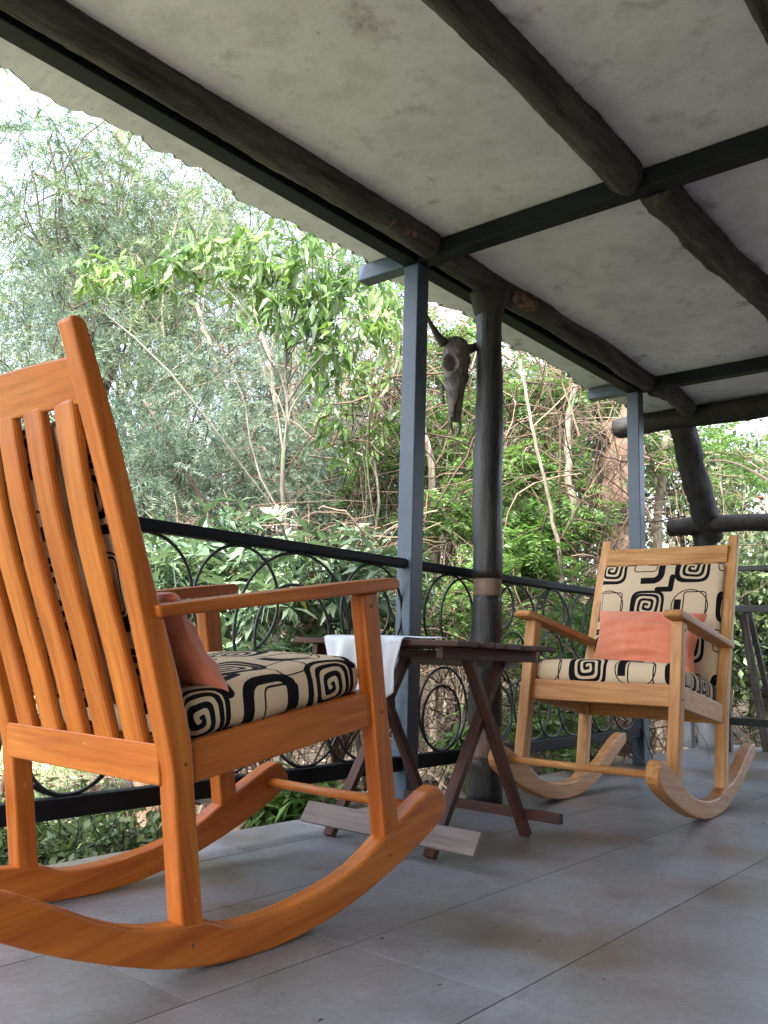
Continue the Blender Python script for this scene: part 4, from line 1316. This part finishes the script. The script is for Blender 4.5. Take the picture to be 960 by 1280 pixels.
# ---- bare trunks one can tell apart
def bare_trunk(pts, r0, r1, mat, label, twigs=8, name='bare_tree'):
    P = np.array([at(*q) for q in pts])
    if pts[0][1] > 640:
        g = root_of(P[0])
        P = np.concatenate([[g], P])
    t = np.linspace(0, 1, len(P))
    tt = np.linspace(0, 1, 22)
    path = np.stack([np.interp(tt, t, P[:, k]) for k in range(3)], 1)
    ker = np.array([0.25, 0.5, 0.25])
    for _ in range(3):
        path[1:-1] = np.stack([np.convolve(path[:, k], ker, 'valid') for k in range(3)], 1)
    path[1:-1] += rng.normal(size=(20, 3)) * r0 * 0.25
    e = empty(name, tuple(path[0]))
    tag(e, label, 'tree', 'bare trunks in the thicket')
    MB().tube(path - path[0], np.linspace(r0, r1, 22), 10, True, 0.05).build('trunk', M[mat], e, smooth=True)
    lf = Leaves()
    k = rng.integers(6, 22, twigs)
    A = path[k]
    D = rdir(twigs, 0.5)
    L_ = rng.uniform(0.3, 0.9, twigs)
    s = np.linspace(0, 1, 7)
    pp = A[:, None] + D[:, None] * (L_[:, None] * s[None])[..., None] + rdir(twigs)[:, None] * (L_[:, None] * 0.35 * (s ** 2)[None])[..., None] + np.cumsum(rng.normal(size=(twigs, 7, 3)) * 0.014, axis=1)
    pp[:, 0] = A
    lf.tube(pp, min(r1 * 0.4 + 0.001, 0.007), 0.0015, rng.uniform(0.1, 0.7, twigs))
    lf.build('crown', 'twig', e, tuple(path[0]))
bare_trunk([(775, 720, 7.2), (768, 640, 7.2), (772, 580, 7.2), (785, 530, 7.3), (800, 470, 7.4)], 0.17, 0.10, 'bark_brown', 'thick brown trunk just left of the far steel post', 10)
bare_trunk([(712, 745, 6.0), (722, 660, 6.0), (712, 600, 6.0), (706, 540, 6.1), (722, 470, 6.2)], 0.034, 0.020, 'bark_pale', 'slender pale trunk curving up left of the thick brown trunk')
bare_trunk([(705, 735, 5.2), (690, 640, 5.2), (676, 580, 5.2), (662, 520, 5.3), (650, 450, 5.4)], 0.014, 0.009, 'bark_pale', 'thin straight pale stem slanting right of the log column', 4)
bare_trunk([(300, 690, 8.0), (285, 520, 8.0), (270, 460, 8.0), (245, 380, 8.2)], 0.045, 0.02, 'bark_pale', 'pale slanting trunk among the feathery trees')
bare_trunk([(380, 690, 7.4), (368, 520, 7.4), (366, 440, 7.4), (360, 380, 7.6)], 0.038, 0.02, 'bark_pale', 'upright pale trunk below the bright drooping leaves')
bare_trunk([(360, 680, 7.2), (345, 500, 7.2), (334, 440, 7.2), (315, 380, 7.4)], 0.028, 0.014, 'bark_pale', 'thin pale trunk leaning beside the upright pale trunk')
bare_trunk([(270, 655, 6.2), (232, 590, 6.2), (205, 545, 6.2), (180, 500, 6.3)], 0.022, 0.010, 'bark_dark', 'thin dark branch slanting up just above the railing')
bare_trunk([(375, 660, 6.4), (358, 610, 6.4), (345, 585, 6.4), (330, 560, 6.4)], 0.020, 0.010, 'bark_dark', 'thin dark forked branch above the railing near the cloth')
bare_trunk([(545, 800, 6.2), (543, 640, 6.2), (536, 560, 6.2), (520, 480, 6.4)], 0.035, 0.02, 'bark_pale', 'pale trunk in the gap between square steel post and log column')
bare_trunk([(758, 760, 8.0), (752, 600, 8.0), (748, 520, 8.0), (744, 450, 8.0)], 0.05, 0.03, 'bark_dark', 'upright dark trunk behind the slender pale trunk')
bare_trunk([(820, 760, 7.8), (826, 600, 7.8), (835, 520, 7.8), (880, 420, 7.9)], 0.05, 0.03, 'bark_pale', 'grey trunk between far steel post and slanting log strut')
bare_trunk([(110, 640, 8.5), (100, 420, 8.5), (85, 300, 8.6), (60, 170, 8.8)], 0.035, 0.012, 'bark_dark', 'thin dark trunk rising behind the top of the near rocking chair')

# ---- dry twig tangle: nobody could count it
def tangle(name, boxes, tints, label):
    lf = Leaves()
    for (x0, x1, y0, y1, d0, d1, n, lmin, lmax, rad) in boxes:
        A = np.array([at(a, b, c) for a, b, c in zip(rng.uniform(x0, x1, n), rng.uniform(y0, y1, n), rng.uniform(d0, d1, n))])
        D = rdir(n, 0.25, 1.1)
        L_ = rng.uniform(lmin, lmax, n)
        s = np.linspace(-0.5, 0.5, 9)
        b1 = rdir(n)
        amp = L_ * rng.normal(size=n) * 0.22
        pp = A[:, None] + D[:, None] * (L_[:, None] * s[None])[..., None] + b1[:, None] * (amp[:, None] * np.cos(s * math.pi)[None])[..., None]
        pp[..., 2] -= (L_ * rng.uniform(0, 0.5, n))[:, None] * (s ** 2)[None] * 1.2
        pp += np.cumsum(rng.normal(size=(n, 9, 3)) * 0.012, axis=1)
        r = rad * rng.lognormal(0, 0.45, n)
        lf.tube(pp, r, r * 0.5, rng.uniform(*tints, n))
    o = lf.build(name, 'twig')
    o['label'] = label
    return kind(o, 'stuff')
tangle('dry_twigs', [
    (535, 800, 400, 760, 5.6, 8.6, 780, 0.3, 1.3, 0.0042),
    (300, 520, 460, 720, 6.6, 9.0, 430, 0.3, 1.1, 0.0042),
    (430, 520, 380, 700, 6.0, 7.5, 240, 0.5, 1.4, 0.0045),
    (520, 820, 740, 960, 4.6, 6.5, 650, 0.25, 0.9, 0.0036),
    (180, 520, 640, 960, 4.2, 5.8, 600, 0.2, 0.7, 0.0032),
    (800, 975, 560, 930, 6.6, 9.5, 260, 0.3, 1.2, 0.0045),
    (0, 320, 120, 640, 8.0, 10.0, 300, 0.4, 1.6, 0.0042)], (0.0, 0.85), 'tangle of dry brown twigs and vines in the thicket')

# ---- far wood closing the view, leaf litter, lawn grass
def far_wood():
    lf = Leaves()
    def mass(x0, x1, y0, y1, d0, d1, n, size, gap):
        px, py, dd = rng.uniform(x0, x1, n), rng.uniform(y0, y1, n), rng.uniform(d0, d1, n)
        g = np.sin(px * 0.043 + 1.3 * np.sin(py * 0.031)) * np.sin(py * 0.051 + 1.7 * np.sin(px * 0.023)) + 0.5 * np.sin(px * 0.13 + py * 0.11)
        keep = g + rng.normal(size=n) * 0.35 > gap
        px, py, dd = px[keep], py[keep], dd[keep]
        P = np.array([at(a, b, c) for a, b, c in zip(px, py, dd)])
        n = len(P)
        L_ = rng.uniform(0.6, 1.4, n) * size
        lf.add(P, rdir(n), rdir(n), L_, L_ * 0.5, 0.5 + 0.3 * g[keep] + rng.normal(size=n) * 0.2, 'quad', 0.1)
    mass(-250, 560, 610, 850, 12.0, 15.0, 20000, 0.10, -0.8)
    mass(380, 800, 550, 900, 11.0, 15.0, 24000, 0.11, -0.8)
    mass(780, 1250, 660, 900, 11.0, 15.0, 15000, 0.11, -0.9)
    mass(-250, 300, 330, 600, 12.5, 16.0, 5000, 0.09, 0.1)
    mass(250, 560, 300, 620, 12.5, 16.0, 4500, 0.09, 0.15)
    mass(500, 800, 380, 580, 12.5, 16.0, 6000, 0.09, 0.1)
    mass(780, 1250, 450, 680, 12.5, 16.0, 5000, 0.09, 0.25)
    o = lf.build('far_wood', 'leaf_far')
    o['label'] = 'hazy far wood closing the view behind the thicket'
    kind(o, 'stuff')
far_wood()

def litter():
    lf = Leaves()
    n = 9000
    x = rng.uniform(-1.5, 9, n)
    y = 2.17 + rng.gamma(1.6, 1.1, n)
    P = np.stack([x, y, ground_z(x, y) + 0.012], 1)
    L_ = rng.uniform(0.03, 0.08, n)
    lf.add(P, rdir(n, 0.1, 0.3), rdir(n, 1.2), L_, L_ * 0.42, rng.uniform(0, 1, n), 'quad', 0.2)
    o = lf.build('leaf_litter', 'twig')
    o['label'] = 'dry fallen leaves on the soil below the railing'
    kind(o, 'stuff')
    lf = Leaves()
    n = 26000
    x = rng.uniform(-2.5, 3.2, n)
    y = rng.uniform(2.5, 9, n)
    k = (y - 1.25 * x - 0.55 + rng.normal(size=n) * 0.35) > 0.2
    x, y = x[k], y[k]
    n = len(x)
    P = np.stack([x, y, ground_z(x, y)], 1)
    lf.add(P, rdir(n, 2.0), rdir(n), rng.uniform(0.03, 0.07, n), 0.007, rng.uniform(0.2, 1, n), 'needle')
    o = lf.build('grass', 'leaf_dark')
    o['label'] = 'short lawn grass in the open garden'
    kind(o, 'stuff')
litter()
def crumbs():
    lf = Leaves()
    P = np.array([(1.62, 0.93, 0.004), (1.30, 0.93, 0.004), (2.33, 0.96, 0.004), (1.42, 1.16, 0.004), (1.86, 1.47, 0.004), (1.06, 0.98, 0.004), (2.75, 1.10, 0.004), (1.52, 0.74, 0.004), (1.95, 1.07, 0.004), (3.3, 1.0, 0.004), (1.2, 1.9, 0.004), (3.9, 1.62, 0.004)])
    n = len(P)
    lf.add(P, rdir(n, 0, 0.1), np.tile([0, 0, 1.0], (n, 1)) + rng.normal(size=(n, 3)) * 0.2, rng.uniform(0.008, 0.020, n), rng.uniform(0.005, 0.009, n), rng.uniform(0, 0.5, n), 'broad', 0.1)
    o = lf.build('debris', 'twig')
    o['label'] = 'scattered crumbs of dry leaf on the floor'
    kind(o, 'stuff')
crumbs()
# dark low growth right at the floor edge, a stump and a red bloom
cl = blob(75, 1062, 2.75, 0.42, 0.07, 0.12, 30)
make_tree('edge_plant', root_of(at(75, 1062, 2.75)), cl, 0.05, 'small', 'dark low plant along the floor edge behind the near rocking chair', 'plants at the floor edge', 'bark_dark', 'leaf_dark', 0.008, 8, 0.7, 0.4, 'plant')
st_ = root_of(at(186, 1020, 3.6))
tag(log('tree_stump', tuple(st_), tuple(st_ + np.array([0.02, 0.01, 0.62])), 0.072, 0.064, 'bark_brown', n=14), 'brown stump standing behind the bottom rail below the near rocking chair', 'stump')
for i, (px, py, d, lab) in enumerate(((118, 1012, 3.7, 'small red bloom low on the lawn behind the near rocking chair'), (952, 624, 7.2, 'small red bloom at the picture edge above the log rail'))):
    c = at(px, py, d)
    e = empty('red_flower', tuple(root_of(c)))
    tag(e, lab, 'flower', 'red blooms')
    b0 = np.array(e.location)
    MB().tube(limb_path((0, 0, 0), c - b0, 8, 0.03), 0.005, 6).build('stem', M['bark_brown'], e, smooth=True)
    for k in range(7):
        a = k / 7 * 2 * math.pi
        dv_ = unit(np.array([math.cos(a), math.sin(a), 0.5]))
        q = MB()
        sd2 = unit(np.cross(dv_, (0, 0, 1)))
        c0 = c - b0
        q.add([c0, c0 + dv_ * 0.022 + sd2 * 0.012, c0 + dv_ * 0.042, c0 + dv_ * 0.022 - sd2 * 0.012], [(0, 1, 2, 3)])
        q.build('petal', M['petal'], e, solid=0.002)
